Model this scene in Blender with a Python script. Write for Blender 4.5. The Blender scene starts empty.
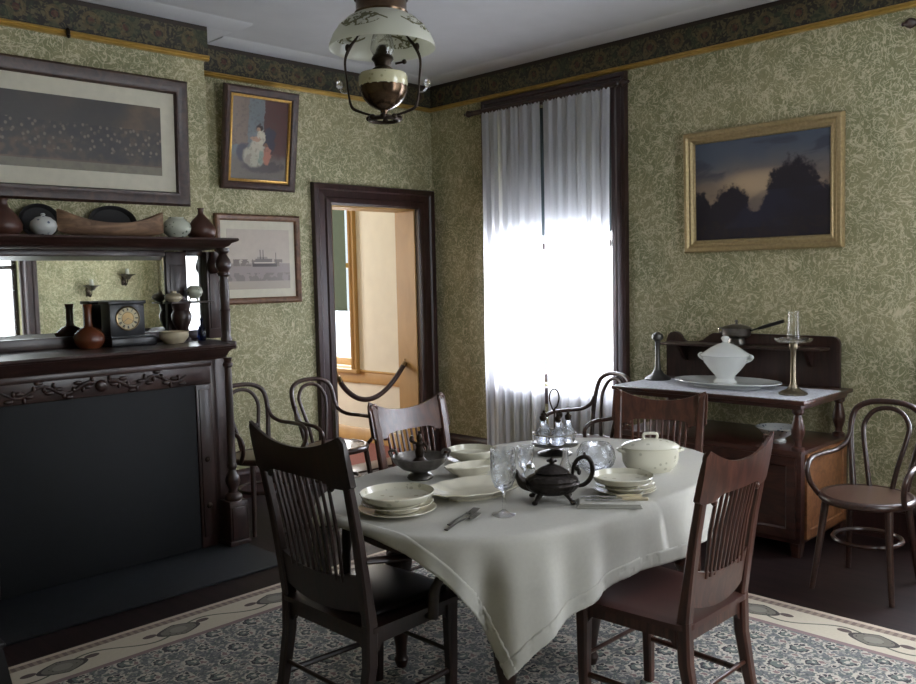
import bpy, bmesh, math, random
from math import sin, cos, pi, radians, sqrt
from mathutils import Vector, Matrix
random.seed(7)
SC = bpy.context.scene
COL = SC.collection

# ------------------------------------------------------------------ materials
def lin(c):
    f = lambda v: v / 12.92 if v <= .04045 else ((v + .055) / 1.055) ** 2.4
    return tuple(f(x / 255.) for x in c) + (1.,)

class S:
    """one scalar socket in a node tree, with arithmetic"""
    def __init__(s, nt, k): s.nt, s.k = nt, k
    def _m(s, op, b=None, c=None):
        n = s.nt.nodes.new('ShaderNodeMath'); n.operation = op
        s.nt.links.new(s.k, n.inputs[0])
        for i, v in ((1, b), (2, c)):
            if v is None: continue
            if isinstance(v, S): s.nt.links.new(v.k, n.inputs[i])
            else: n.inputs[i].default_value = v
        return S(s.nt, n.outputs[0])
    def __add__(s, b): return s._m('ADD', b)
    def __sub__(s, b): return s._m('SUBTRACT', b)
    def __mul__(s, b): return s._m('MULTIPLY', b)
    def __truediv__(s, b): return s._m('DIVIDE', b)
    def abs(s): return s._m('ABSOLUTE')
    def fract(s): return s._m('FRACT')
    def floor(s): return s._m('FLOOR')
    def sin(s): return s._m('SINE')
    def sqrt(s): return s._m('SQRT')
    def lt(s, b): return s._m('LESS_THAN', b)
    def gt(s, b): return s._m('GREATER_THAN', b)
    def mn(s, b): return s._m('MINIMUM', b)
    def mx(s, b): return s._m('MAXIMUM', b)
    def inv(s): return (s * -1.) + 1.
    def step(s, a, b):
        n = s.nt.nodes.new('ShaderNodeMapRange'); n.interpolation_type = 'SMOOTHSTEP'
        s.nt.links.new(s.k, n.inputs[0]); n.inputs[1].default_value = a; n.inputs[2].default_value = b
        return S(s.nt, n.outputs[0])
    def band(s, a, b): return s.gt(a) * s.lt(b)

class MT:
    def __init__(s, name):
        s.m = bpy.data.materials.new(name); s.m.use_nodes = True
        s.nt = s.m.node_tree; s.b = s.nt.nodes['Principled BSDF']; s.out = s.nt.nodes['Material Output']
        s.tc = None
    def vec(s):
        if s.tc is None: s.tc = s.nt.nodes.new('ShaderNodeTexCoord')
        return s.tc.outputs['Object']
    def xyz(s):
        n = s.nt.nodes.new('ShaderNodeSeparateXYZ'); s.nt.links.new(s.vec(), n.inputs[0])
        return [S(s.nt, o) for o in n.outputs]
    def comb(s, x, y, z=0.):
        n = s.nt.nodes.new('ShaderNodeCombineXYZ')
        for i, v in enumerate((x, y, z)):
            if isinstance(v, S): s.nt.links.new(v.k, n.inputs[i])
            else: n.inputs[i].default_value = v
        return n.outputs[0]
    def scaled(s, sc, loc=(0, 0, 0), rot=(0, 0, 0)):
        n = s.nt.nodes.new('ShaderNodeMapping'); s.nt.links.new(s.vec(), n.inputs[0])
        n.inputs['Scale'].default_value = sc; n.inputs['Location'].default_value = loc; n.inputs['Rotation'].default_value = rot
        return n.outputs[0]
    def noise(s, scale, detail=2., dist=0., vec=None, rough=.5):
        n = s.nt.nodes.new('ShaderNodeTexNoise'); s.nt.links.new(vec or s.vec(), n.inputs['Vector'])
        n.inputs['Scale'].default_value = scale; n.inputs['Detail'].default_value = detail
        n.inputs['Distortion'].default_value = dist; n.inputs['Roughness'].default_value = rough
        return S(s.nt, n.outputs[0])
    def voro(s, scale, vec=None, feature='F1', dim='3D'):
        n = s.nt.nodes.new('ShaderNodeTexVoronoi'); n.feature = feature; n.voronoi_dimensions = dim
        s.nt.links.new(vec or s.vec(), n.inputs['Vector']); n.inputs['Scale'].default_value = scale
        return S(s.nt, n.outputs['Distance'])
    def mix(s, f, a, b):
        n = s.nt.nodes.new('ShaderNodeMix'); n.data_type = 'RGBA'
        if isinstance(f, S): s.nt.links.new(f.k, n.inputs[0])
        else: n.inputs[0].default_value = f
        for i, v in ((6, a), (7, b)):
            if isinstance(v, tuple): n.inputs[i].default_value = v if len(v) == 4 else lin(v)
            else: s.nt.links.new(v, n.inputs[i])
        return n.outputs[2]
    def col(s, c):
        if isinstance(c, tuple): s.b.inputs['Base Color'].default_value = c if len(c) == 4 else lin(c)
        else: s.nt.links.new(c, s.b.inputs['Base Color'])
        return s
    def set(s, **k):
        for a, v in k.items(): s.b.inputs[a.replace('_', ' ')].default_value = v
        return s
    def bump(s, h, strength=.3, dist=.01):
        n = s.nt.nodes.new('ShaderNodeBump'); n.inputs['Strength'].default_value = strength; n.inputs['Distance'].default_value = dist
        s.nt.links.new(h.k, n.inputs['Height']); s.nt.links.new(n.outputs[0], s.b.inputs['Normal'])
        return s

M = {}
def simple(name, c, rough=.5, metal=0., var=.12, scale=20., **k):
    t = MT(name); n = t.noise(scale, 3.)
    dark = tuple(int(x * (1 - var)) for x in c); light = tuple(min(255, int(x * (1 + var))) for x in c)
    t.col(t.mix(n, dark, light)); t.set(Roughness=rough, Metallic=metal, **k); M[name] = t.m
    return t
def wood(name, a, b, rough=.35, sc=(18, 18, 2.2), coat=.25):
    t = MT(name); n = t.noise(1.6, 5., 1.2, t.scaled(sc)); n2 = t.noise(3., 2.)
    t.col(t.mix((n * .8 + n2 * .2).step(.3, .72), a, b)); t.set(Roughness=rough); t.b.inputs['Coat Weight'].default_value = coat
    t.b.inputs['Coat Roughness'].default_value = .25
    t.bump(n, .08, .002); M[name] = t.m
wood('mahogany', (36, 22, 18), (62, 39, 33), .36, (14, 14, 2), .3)
wood('mahogany_long', (38, 24, 20), (64, 41, 34), .36, (2, 14, 14), .3)
wood('casing_wood', (38, 22, 20), (60, 36, 33), .34, (16, 16, 1.6), .3)
wood('chair_wood', (56, 31, 24), (92, 55, 43), .32, (22, 22, 3), .4)
wood('armchair_wood', (29, 17, 14), (48, 28, 23), .36, (22, 22, 3), .3)
wood('bentwood', (42, 25, 20), (68, 42, 33), .3, (30, 30, 30), .4)
wood('table_wood', (40, 22, 17), (68, 40, 31), .38, (16, 16, 3), .2)
wood('sideboard_wood', (46, 25, 20), (78, 44, 34), .34, (14, 3, 14), .3)
wood('side_panel_wood', (112, 72, 44), (150, 100, 64), .45, (14, 3, 14), .1)
wood('frame_walnut', (44, 26, 20), (74, 48, 38), .4, (12, 12, 12), .2)
wood('frame_oak', (82, 54, 36), (122, 84, 58), .45, (12, 12, 12), .1)
wood('bowl_wood', (92, 68, 50), (146, 114, 86), .7, (3, 16, 16), 0.)
wood('tan_paint', (168, 130, 74), (184, 146, 88), .5, (3, 3, 1), 0.)
simple('plaster_ceiling', (206, 206, 208), .9, var=.04, scale=4)
simple('hall_plaster', (218, 212, 196), .9, var=.04, scale=6)
simple('hall_carpet', (120, 68, 60), .95, var=.2, scale=60)
simple('black_paint', (11, 14, 17), .75, var=.25, scale=30)
simple('hearth_slate', (24, 27, 31), .55, var=.3, scale=14)
simple('black_slate', (22, 23, 26), .3, var=.3, scale=20)
simple('black_lacquer', (18, 15, 15), .35)
simple('dark_bronze', (52, 42, 34), .4, .8)
t_ = simple('teapot_silver', (50, 45, 42), .34, .75, var=.3, scale=40); t_.bump(t_.voro(70.), .5, .004)
simple('tarnished_silver', (112, 108, 104), .28, .9, var=.3, scale=30)
simple('silver', (190, 188, 184), .2, 1., var=.1)
simple('pewter', (92, 90, 88), .38, .85, var=.2)
simple('brass', (150, 128, 92), .3, 1., var=.15)
simple('font_metal', (84, 66, 50), .22, .75, var=.35, scale=60)
simple('gilt', (196, 156, 84), .36, .7, var=.18, scale=60)
simple('gilt_dull', (166, 146, 106), .42, .45, var=.18, scale=60)
simple('rail_gold', (186, 154, 84), .3, .5, var=.15, scale=14)
simple('aged_brass', (136, 126, 108), .3, .95, var=.15)
simple('oxblood_black', (20, 17, 17), .7)
simple('mat_board', (206, 200, 182), .9, var=.05)
simple('white_china', (226, 228, 226), .12, var=.02, Coat_Weight=.5)
simple('cream_china', (222, 216, 196), .14, var=.04, Coat_Weight=.5)
simple('cream_pot', (198, 184, 156), .35, var=.12)
simple('brown_pottery', (96, 52, 32), .22, var=.3, scale=9)
simple('dark_pottery', (74, 44, 34), .4, var=.25, scale=9)
simple('black_leather', (24, 22, 22), .38, var=.2, scale=60)
simple('seat_wood', (72, 42, 36), .4, var=.15, scale=14)
simple('cane', (84, 60, 50), .32, var=.2, scale=120, Coat_Weight=.3)
simple('candle_wax', (224, 214, 190), .5)
simple('linen', (190, 187, 178), .9, var=.03, scale=80)
t_ = simple('lace', (186, 188, 194), .9, var=.22, scale=55)
simple('bone', (206, 192, 160), .3)
simple('blind_cloth', (64, 76, 80), .9, var=.06)
simple('green_shade', (66, 80, 62), .85, var=.08)
simple('rope_cord', (44, 26, 24), .4, var=.3, scale=80)
simple('dial_cream', (214, 200, 160), .4, var=.05)

def clear(t, k=.2):
    # thin-walled glass: part of the light passes straight through
    nt = t.nt; a = nt.nodes.new('ShaderNodeBsdfTransparent'); m = nt.nodes.new('ShaderNodeMixShader'); m.inputs[0].default_value = k
    nt.links.new(t.b.inputs['Base Color'].links[0].from_socket, a.inputs[0]) if t.b.inputs['Base Color'].is_linked else setattr(a.inputs[0], 'default_value', t.b.inputs['Base Color'].default_value)
    nt.links.new(t.b.outputs[0], m.inputs[1]); nt.links.new(a.outputs[0], m.inputs[2]); nt.links.new(m.outputs[0], t.out.inputs[0])
def glass(name, c=(255, 255, 255), rough=.02):
    t = MT(name); t.col(lin(c)); t.set(Roughness=rough, IOR=1.45); t.b.inputs['Transmission Weight'].default_value = 1.; clear(t); M[name] = t.m
glass('clear_glass'); glass('amber_glass', (230, 220, 200)); glass('blue_glass', (40, 60, 130))
def cut_glass():
    t = MT('cut_glass'); t.col(lin((250, 252, 255))); t.set(Roughness=.03, IOR=1.5); t.b.inputs['Transmission Weight'].default_value = 1.
    x, y, z = t.xyz(); d = (t.voro(45.)).step(0., .5); t.bump(d, .8, .004); clear(t); M['cut_glass'] = t.m
cut_glass()
def pane():
    t = MT('window_pane'); nt = t.nt; nt.nodes.remove(t.b)
    a = nt.nodes.new('ShaderNodeBsdfTransparent'); g = nt.nodes.new('ShaderNodeBsdfGlossy'); g.inputs['Roughness'].default_value = .02
    m = nt.nodes.new('ShaderNodeMixShader'); m.inputs[0].default_value = .06
    nt.links.new(a.outputs[0], m.inputs[1]); nt.links.new(g.outputs[0], m.inputs[2]); nt.links.new(m.outputs[0], t.out.inputs[0]); M['pane'] = t.m
pane()
def cloth_sheer(name, c, tr, dif, thr):
    t = MT(name); nt = t.nt; nt.nodes.remove(t.b)
    n = t.noise(1., 2., 0., t.scaled((60, 60, 3))); cc = t.mix(n, tuple(int(v * .94) for v in c), c)
    d = nt.nodes.new('ShaderNodeBsdfDiffuse'); l = nt.nodes.new('ShaderNodeBsdfTranslucent'); a = nt.nodes.new('ShaderNodeBsdfTransparent')
    nt.links.new(cc, d.inputs[0]); nt.links.new(cc, l.inputs[0])
    m1 = nt.nodes.new('ShaderNodeMixShader'); m1.inputs[0].default_value = tr / (tr + dif)
    nt.links.new(d.outputs[0], m1.inputs[1]); nt.links.new(l.outputs[0], m1.inputs[2])
    m2 = nt.nodes.new('ShaderNodeMixShader'); m2.inputs[0].default_value = thr
    nt.links.new(m1.outputs[0], m2.inputs[1]); nt.links.new(a.outputs[0], m2.inputs[2]); nt.links.new(m2.outputs[0], t.out.inputs[0]); M[name] = t.m
cloth_sheer('curtain_muslin', (236, 236, 244), .5, .5, .1)
cloth_sheer('shade_opal', (226, 226, 214), .45, .55, 0.)
china_late = lambda: china_floral('font_opal', (206, 200, 166), (150, 146, 110), 60., .7)

def wallpaper():
    t = MT('wallpaper'); x, y, z = t.xyz()
    n1 = t.noise(7., 3., 1.6); n2 = t.noise(13., 2., 2.2); n3 = t.noise(2.6, 2., .6)
    l1 = (n1 - .5).abs().step(.0, .028).inv(); l2 = (n2 - .5).abs().step(.0, .05).inv()
    l3 = ((n2 * 5.).fract() - .5).abs().step(.02, .17).inv() * .5
    ten = l1.mx(l2).mx(l3)
    base = t.mix(n3.step(.4, .62), (136, 135, 99), (156, 150, 113))
    c = t.mix(ten * .85, base, (216, 206, 172))
    c = t.mix(t.noise(60., 2.).step(.35, .75) * .3, c, (108, 110, 78))
    t.col(c).set(Roughness=.75); M['wallpaper'] = t.m
wallpaper()
def frieze():
    t = MT('frieze_paper'); x, y, z = t.xyz(); s = x + y
    v = (z - 3.165) / .07
    u = ((s / .21).fract() - .5) * 3.
    r = (u * u + v * v).sqrt(); n = t.noise(26., 3., 1.8); n2 = t.noise(9., 2., 1.)
    ring = (r - .62).abs().lt(.16); core = r.lt(.3)
    c = t.mix(n.step(.45, .6), (38, 33, 26), (92, 84, 58))
    c = t.mix(ring * .55, c, (108, 92, 58)); c = t.mix(core * .6, c, (86, 38, 30))
    c = t.mix(n2.step(.5, .62) * .5, c, (58, 68, 46))
    edge = (z - 3.165).abs().gt(.075)
    c = t.mix(edge, c, (46, 35, 26)); t.col(c).set(Roughness=.6); M['frieze_paper'] = t.m
frieze()
def floorboards():
    t = MT('dark_floorboards'); x, y, z = t.xyz()
    n = t.noise(1.5, 4., .6, t.scaled((12, 1.2, 1))); gap = ((x / .085).fract()).lt(.04)
    c = t.mix(n.step(.3, .7), (28, 18, 18), (42, 27, 26)); c = t.mix(gap, c, (14, 9, 9))
    t.col(c).set(Roughness=.48); t.b.inputs['Specular IOR Level'].default_value = .3; M['dark_floorboards'] = t.m
floorboards()
RX0, RX1, RY0, RY1 = -.9, 3.955, -.3, 3.84
def rug():
    t = MT('persian_rug'); x, y, z = t.xyz()
    dx = ((x - (RX0 + RX1) / 2).abs() * -1.) + (RX1 - RX0) / 2; dy = ((y - (RY0 + RY1) / 2).abs() * -1.) + (RY1 - RY0) / 2
    d = dx.mn(dy); isx = dx.lt(dy); s = y * isx + x * isx.inv()
    fine = t.noise(70., 2.); wob = (t.noise(14., 1.) - .5) * .03
    # field: small all-over flowers and leaves in a zigzag trellis
    wx = x + (t.noise(9., 2.) - .5) * .03; wy = y + (t.noise(9., 2., 0., t.scaled((1, 1, 1), (5, 3, 0))) - .5) * .03
    cream, blue, dark, green, mauve = (196, 188, 174), (116, 118, 118), (60, 58, 64), (106, 114, 108), (136, 114, 112)
    def flower(per, ox, oy, k):
        a = ((wx / per + ox).fract() - .5) * per; b = ((wy / per + oy).fract() - .5) * per
        return (a * a + b * b * k).sqrt()
    fl1 = flower(.2, 0., 0., 1.); fl2 = flower(.2, .5, .5, 1.); fl3 = flower(.1, .25, .25, 1.8); fl4 = flower(.1, .25, -.25, .6)
    pet = (t.voro(60.) - .3) * .02
    c = t.mix(t.voro(34.).step(.2, .42), (170, 166, 158), blue)
    zz = ((wx + wy) / .1).fract() - .5; zy = ((wx - wy) / .1).fract() - .5
    c = t.mix(zz.abs().lt(.07), c, green); c = t.mix(zy.abs().lt(.07), c, green)
    c = t.mix(fine.step(.48, .6) * .7, c, (78, 78, 84)); c = t.mix(t.noise(48., 2., 1.).step(.54, .62) * .8, c, cream)
    for r, k in ((fl1, 1.), (fl2, .8)):
        r = r + pet
        c = t.mix(r.lt(.056 * k), c, cream); c = t.mix(r.lt(.044 * k), c, dark); c = t.mix(r.lt(.032 * k), c, green); c = t.mix(r.lt(.015 * k), c, cream)
    for r, cc in ((fl3, dark), (fl4, mauve)):
        r = r + pet; c = t.mix(r.lt(.021), c, cream); c = t.mix(r.lt(.014), c, cc)
    # border
    cb = t.mix(fine.step(.3, .8) * .25, (206, 196, 176), (182, 168, 148))
    p = (s / .52).fract() - .5; q = d - .17
    lens = (p.abs() * .52) + (q * q / .045)                         # pointed oval
    leaf = (lens).lt(.105); leafi = lens.lt(.085); core = ((p * .52) * (p * .52) / 1.6 + q * q).sqrt().lt(.032)
    cb = t.mix(leaf, cb, (66, 58, 56)); cb = t.mix(leafi * t.voro(50.).gt(.2), cb, (118, 113, 102)); cb = t.mix(core, cb, (138, 134, 122))
    vine = ((s * (2 * pi / .52)).sin() * .055 + .17 - d).abs().lt(.006) * leaf.inv(); cb = t.mix(vine, cb, (96, 98, 84))
    p2 = ((s / .26).fract() - .5) * .26; bud = ((p2 * p2 + (q + .02) * (q + .02) * 3.).sqrt()).lt(.032) * leaf.inv() * (p.abs().gt(.16))
    cb = t.mix(bud, cb, (92, 76, 72))
    c = t.mix(d.lt(.305), c, (140, 118, 116)); c = t.mix(d.lt(.275), c, cb); c = t.mix(d.lt(.07), c, t.mix(((s / .035).fract()).lt(.5), (124, 106, 98), (152, 134, 120)))
    c = t.mix(d.lt(.028), c, (200, 184, 164))
    t.col(c).set(Roughness=.95); t.bump(fine, .3, .004); M['persian_rug'] = t.m
rug()
def china_floral(name, base, spot, scale=16., k=.42):
    t = MT(name); v = t.voro(scale); n = t.noise(scale * .6, 2., 1.); f = v.lt(.26) * n.gt(.5)
    t.col(t.mix(f * k, base, spot)).set(Roughness=.14); t.b.inputs['Coat Weight'].default_value = .5; M[name] = t.m
china_late()
china_floral('floral_china', (220, 216, 198), (132, 128, 100), 30.)
china_floral('blue_china', (206, 208, 206), (70, 84, 112), 34., .9)
china_floral('green_china', (196, 200, 182), (78, 94, 78), 34., .85)
def shade_paint():
    t = MT('painted_opal'); x, y, z = t.xyz(); n = t.noise(52., 1., 1.)
    at = y._m('ARCTAN2', x); uu = ((at / (pi / 2) + .27).fract() - .5); zc = z - .345
    stem = (zc - (uu * 9.).sin() * .012).abs().lt(.003) * uu.abs().lt(.4)
    spray = (uu * uu * 9. + zc * zc * 1100.).lt(.85)
    f = (n.step(.48, .54) * spray).mx(stem)
    nt = t.nt; c = t.mix(f, (228, 228, 216), (128, 126, 98))
    nt.links.new(c, t.b.inputs['Base Color']); t.set(Roughness=.25)
    l = nt.nodes.new('ShaderNodeBsdfTranslucent'); nt.links.new(c, l.inputs[0]); m = nt.nodes.new('ShaderNodeMixShader'); m.inputs[0].default_value = .5
    nt.links.new(t.b.outputs[0], m.inputs[1]); nt.links.new(l.outputs[0], m.inputs[2]); nt.links.new(m.outputs[0], t.out.inputs[0]); M['painted_opal'] = t.m
shade_paint()
def mirror():
    t = MT('mirror_glass'); t.col((.82, .84, .80, 1.)).set(Metallic=1., Roughness=.015); M['mirror_glass'] = t.m
mirror()
def pictures():
    # long sepia group photograph
    t = MT('group_photograph'); x, y, z = t.xyz()
    n = t.noise(5., 3.); hz = t.noise(24., 2.); jit = t.noise(3.5, 1.)
    c = t.mix(t.noise(1.6, 2.).step(.42, .62), (54, 48, 44), (104, 84, 62)); c = t.mix(n.step(.4, .7) * .5, c, (44, 40, 38))
    c = t.mix(z.band(-.15, .06) * .7 * hz.step(.25, .6), c, (36, 33, 35)); c = t.mix(z.lt(-.16), c, (112, 104, 84))
    hd = t.voro(1., t.comb(x * 24., z * 21., 0.), dim='2D'); c = t.mix(hd.step(.14, .26).inv() * z.band(-.10, .065) * hz.step(.3, .55) * .6, c, (150, 134, 112))
    c = t.mix(hz.step(.4, .7) * .25, c, (44, 38, 34))
    t.col(c).set(Roughness=.4); M['group_photograph'] = t.m
    # colour print: seated figure in a white dress with a child
    t = MT('figure_print'); x, y, z = t.xyz(); n = t.noise(22., 3., .6); xx = x + (n - .5) * .05; zz = z + (n - .5) * .06
    def ell(cx, cz, a, b): return (((xx - cx) / a) * ((xx - cx) / a) + ((zz - cz) / b) * ((zz - cz) / b) + (n - .5) * 1.0).step(.55, 1.15).inv()
    c = t.mix(xx.gt(.03), (112, 118, 120), (84, 56, 52)); c = t.mix(xx.lt(-.1) * zz.gt(-.05), c, (124, 108, 96)); c = t.mix(zz.step(-.16, -.08).inv(), c, (108, 100, 92))
    c = t.mix(ell(.03, -.19, .19, .05), c, (80, 74, 72)); c = t.mix(ell(-.13, -.10, .07, .07), c, (72, 72, 80)); c = t.mix(ell(.075, .0, .06, .10), c, (60, 58, 70))
    c = t.mix(ell(-.045, -.12, .10, .085), c, (176, 170, 152)); c = t.mix(ell(-.02, -.05, .06, .06), c, (186, 178, 160)); c = t.mix(ell(.01, .02, .042, .055), c, (196, 188, 168))
    c = t.mix(ell(-.04, .0, .05, .016), c, (178, 142, 120)); c = t.mix(ell(-.005, .085, .03, .03), c, (50, 38, 34)); c = t.mix(ell(-.014, .075, .016, .02), c, (178, 140, 116))
    c = t.mix(ell(.062, -.115, .036, .07), c, (172, 116, 98)); c = t.mix(ell(.05, -.035, .018, .02), c, (120, 88, 70)); c = t.mix(ell(.01, -.13, .022, .06), c, (140, 152, 138)); c = t.mix(ell(-.09, -.15, .03, .04), c, (150, 142, 128))
    c = t.mix(t.noise(45., 3.).step(.5, .7) * .35, c, (74, 64, 60))
    t.col(c).set(Roughness=.3); M['figure_print'] = t.m
    # steamboat print
    t = MT('steamboat_print'); x, y, z = t.xyz(); n = t.noise(20., 3.)
    def rect(a, b, c_, d): return x.band(a, b) * z.band(c_, d)
    c = t.mix(n, (176, 164, 152), (196, 184, 170)); c = t.mix(z.lt(-.03), c, (150, 138, 132)); c = t.mix(z.lt(-.10) * n.gt(.45), c, (126, 116, 112)); c = t.mix(z.lt(-.16), c, (168, 156, 142))
    c = t.mix(rect(-.22, .2, -.05, -.0) * n.gt(.45), c, (124, 112, 106))
    c = t.mix(rect(-.06, .15, -.055, -.03), c, (80, 72, 70)); c = t.mix(rect(-.045, .125, -.03, -.022), c, (214, 204, 190)); c = t.mix(rect(-.035, .11, -.022, .004), c, (118, 108, 104))
    c = t.mix(rect(-.02, .07, .004, .018), c, (150, 140, 132)); c = t.mix(rect(.005, .011, .0, .07), c, (58, 52, 52)); c = t.mix(rect(.03, .036, .0, .07), c, (58, 52, 52)); c = t.mix(rect(.14, .146, -.03, .05), c, (90, 82, 80))
    t.col(c).set(Roughness=.3); M['steamboat_print'] = t.m
    # dusk landscape in oils
    t = MT('landscape_oil'); x, y, z = t.xyz(); x = y * -1.; n = t.noise(6., 4., .4); nf = t.noise(30., 3.)
    n1 = t.noise(2.4, 3., .3)
    band = z + (n1 - .5) * .22
    c = t.mix(band.step(-.04, .26), (142, 124, 106), (84, 92, 106)); c = t.mix(t.noise(3., 4., .6, t.scaled((1, 1, 2.6))).step(.5, .64) * z.step(.02, .12) * .8, c, (66, 68, 80))
    glow = (z - .03) * (z - .03) * 90. + (x - .02) * (x - .02) * 8.; c = t.mix(glow.step(0., 1.).inv() * .75, c, (196, 170, 138))
    ed = (nf - .5) * .16 + (n - .5) * .16 + (n1 - .5) * .2
    def tree(cx, w, top): return z - top + ((x - cx) * (x - cx)) / w + ed
    tr = tree(.23, .22, .15).mn(tree(-.20, .16, .02)).mn(tree(-.44, .12, .0)).mn(tree(.40, .16, .0)).mn(z + .11 + ed)
    c = t.mix(tr.step(-.03, .03).inv(), c, (46, 42, 50)); c = t.mix((z.lt(-.2) * nf.step(.4, .7)) * .5, c, (62, 52, 46)); c = t.mix((n1.step(.5, .6) * z.band(-.25, -.02)) * .35, c, (52, 56, 78))
    t.col(c).set(Roughness=.28); M['landscape_oil'] = t.m
pictures()

# ------------------------------------------------------------------ mesh helpers
def B(): return bmesh.new()
def link(o): COL.objects.link(o); return o
def part(name, bm, mat, parent=None, world=True, sharp=38, tag=None):
    """finish one bmesh as ONE mesh object; world=True: bmesh is in world coordinates"""
    bmesh.ops.recalc_face_normals(bm, faces=bm.faces[:])
    if parent is not None and world:
        p = parent
        off = Vector((0, 0, 0))
        while p is not None: off += p.location; p = p.parent
        bmesh.ops.translate(bm, verts=bm.verts[:], vec=-off)
    me = bpy.data.meshes.new(name); bm.to_mesh(me); bm.free()
    me.materials.append(M[mat]); me.shade_smooth(); me.set_sharp_from_angle(angle=radians(sharp))
    o = link(bpy.data.objects.new(name, me))
    if parent is not None: o.parent = parent
    if tag: o['label'] = tag
    return o
def T(o, label, cat, group=None):
    o['label'] = label; o['category'] = cat
    if group: o['group'] = group
    return o
def thing(name, label, cat, loc=(0, 0, 0), rz=0., group=None):
    o = link(bpy.data.objects.new(name, None)); o.empty_display_size = .1
    o.location = loc; o.rotation_euler = (0, 0, rz); return T(o, label, cat, group)
def solo(name, bm, mat, label, cat, loc=None, rz=0., group=None, sharp=38):
    """a thing that is one mesh; its bmesh is local to loc"""
    o = part(name, bm, mat, None, sharp=sharp)
    if loc is not None: o.location = loc; o.rotation_euler = (0, 0, rz)
    return T(o, label, cat, group)
def struct(name, bm, mat, parent=None, sharp=38):
    o = part(name, bm, mat, parent, sharp=sharp)
    if parent is None: o['kind'] = 'structure'
    return o
def copy_tree(o, parent=None):
    c = o.copy(); COL.objects.link(c)
    if parent is not None: c.parent = parent
    for ch in list(o.children): copy_tree(ch, c)
    return c

def box(bm, lo, hi, bev=0., seg=2):
    g = bmesh.ops.create_cube(bm, size=1.)['verts']
    for v in g:
        v.co = Vector([lo[i] + (v.co[i] + .5) * (hi[i] - lo[i]) for i in range(3)])
    if bev > 0:
        es = list({e for v in g for e in v.link_edges})
        bmesh.ops.bevel(bm, geom=es, offset=bev, segments=seg, affect='EDGES', profile=.5)
def lathe(bm, prof, seg=32, c=(0, 0, 0), sx=1., sy=1., wob=None):
    rings = []
    for r, z in prof:
        if r < 1e-5: rings.append([bm.verts.new((c[0], c[1], c[2] + z))]); continue
        R = []
        for i in range(seg):
            a = 2 * pi * i / seg; k = 1. + (wob(a, r, z) if wob else 0.)
            R.append(bm.verts.new((c[0] + r * k * cos(a) * sx, c[1] + r * k * sin(a) * sy, c[2] + z)))
        rings.append(R)
    for A, Bq in zip(rings, rings[1:]):
        if len(A) == 1 and len(Bq) == 1: continue
        for i in range(seg):
            j = (i + 1) % seg
            if len(A) == 1: bm.faces.new((A[0], Bq[j], Bq[i]))
            elif len(Bq) == 1: bm.faces.new((A[i], A[j], Bq[0]))
            else: bm.faces.new((A[i], A[j], Bq[j], Bq[i]))
def smooth(pts, n=6, closed=False):
    P = [Vector(p) for p in pts]; out = []; N = len(P)
    for i in range(N if closed else N - 1):
        if closed: a, b, c, d = P[i - 1], P[i], P[(i + 1) % N], P[(i + 2) % N]
        else: a, b, c, d = P[max(i - 1, 0)], P[i], P[i + 1], P[min(i + 2, N - 1)]
        for k in range(n):
            t = k / n
            out.append(.5 * ((2 * b) + (c - a) * t + (2 * a - 5 * b + 4 * c - d) * t * t + (3 * b - a - 3 * c + d) * t ** 3))
    if not closed: out.append(P[-1])
    return out
def tube(bm, pts, rad, seg=10, closed=False, flat=1.):
    P = [Vector(p) for p in pts]; N = len(P)
    rr = rad if isinstance(rad, (list, tuple)) else [rad] * N
    if len(rr) != N:
        q = []
        for i in range(N):
            t = i / (N - 1) * (len(rr) - 1); k = min(int(t), len(rr) - 2); q.append(rr[k] + (rr[k + 1] - rr[k]) * (t - k))
        rr = q
    tang = []
    for i in range(N):
        a = P[i - 1] if (i or closed) else P[i]; b = P[(i + 1) % N] if (i < N - 1 or closed) else P[i]
        tang.append((b - a).normalized())
    u = tang[0].orthogonal().normalized()
    if abs(tang[0].z) < .99: u = (Vector((0, 0, 1)) - tang[0] * tang[0].z).normalized()
    rings = []
    for i in range(N):
        u = (u - tang[i] * u.dot(tang[i])).normalized(); v = tang[i].cross(u)
        rings.append([bm.verts.new(P[i] + (u * cos(2 * pi * k / seg) * flat + v * sin(2 * pi * k / seg)) * rr[i]) for k in range(seg)])
    for i in range(N if closed else N - 1):
        A, C = rings[i], rings[(i + 1) % N]
        off = 0
        if closed and i == N - 1:
            off = min(range(seg), key=lambda o: (A[0].co - C[o].co).length)
        for k in range(seg):
            bm.faces.new((A[k], A[(k + 1) % seg], C[(k + 1 + off) % seg], C[(k + off) % seg]))
    if not closed: bm.faces.new(rings[0][::-1]); bm.faces.new(rings[-1])
def bar(bm, pts, wd):
    """upright bar with a rectangular cross-section (w along x, d along y) at every point"""
    rings = []
    for (x, y, z), (w, d) in zip(pts, wd):
        c = min(w, d) * .18; R = []
        for sx, sy in ((1, 1), (-1, 1), (-1, -1), (1, -1)):
            for kx, ky in (((0, 1), (1, 0)) if sx * sy < 0 else ((1, 0), (0, 1))):
                R.append(bm.verts.new((x + sx * (w / 2 - c * kx), y + sy * (d / 2 - c * ky), z)))
        rings.append(R)
    # order ring verts by angle
    for R, (x, y, z) in zip(rings, pts): R.sort(key=lambda v: math.atan2(v.co.y - y, v.co.x - x))
    n = len(rings[0])
    for A, C in zip(rings, rings[1:]):
        for k in range(n): bm.faces.new((A[k], A[(k + 1) % n], C[(k + 1) % n], C[k]))
    bm.faces.new(rings[0][::-1]); bm.faces.new(rings[-1])
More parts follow.
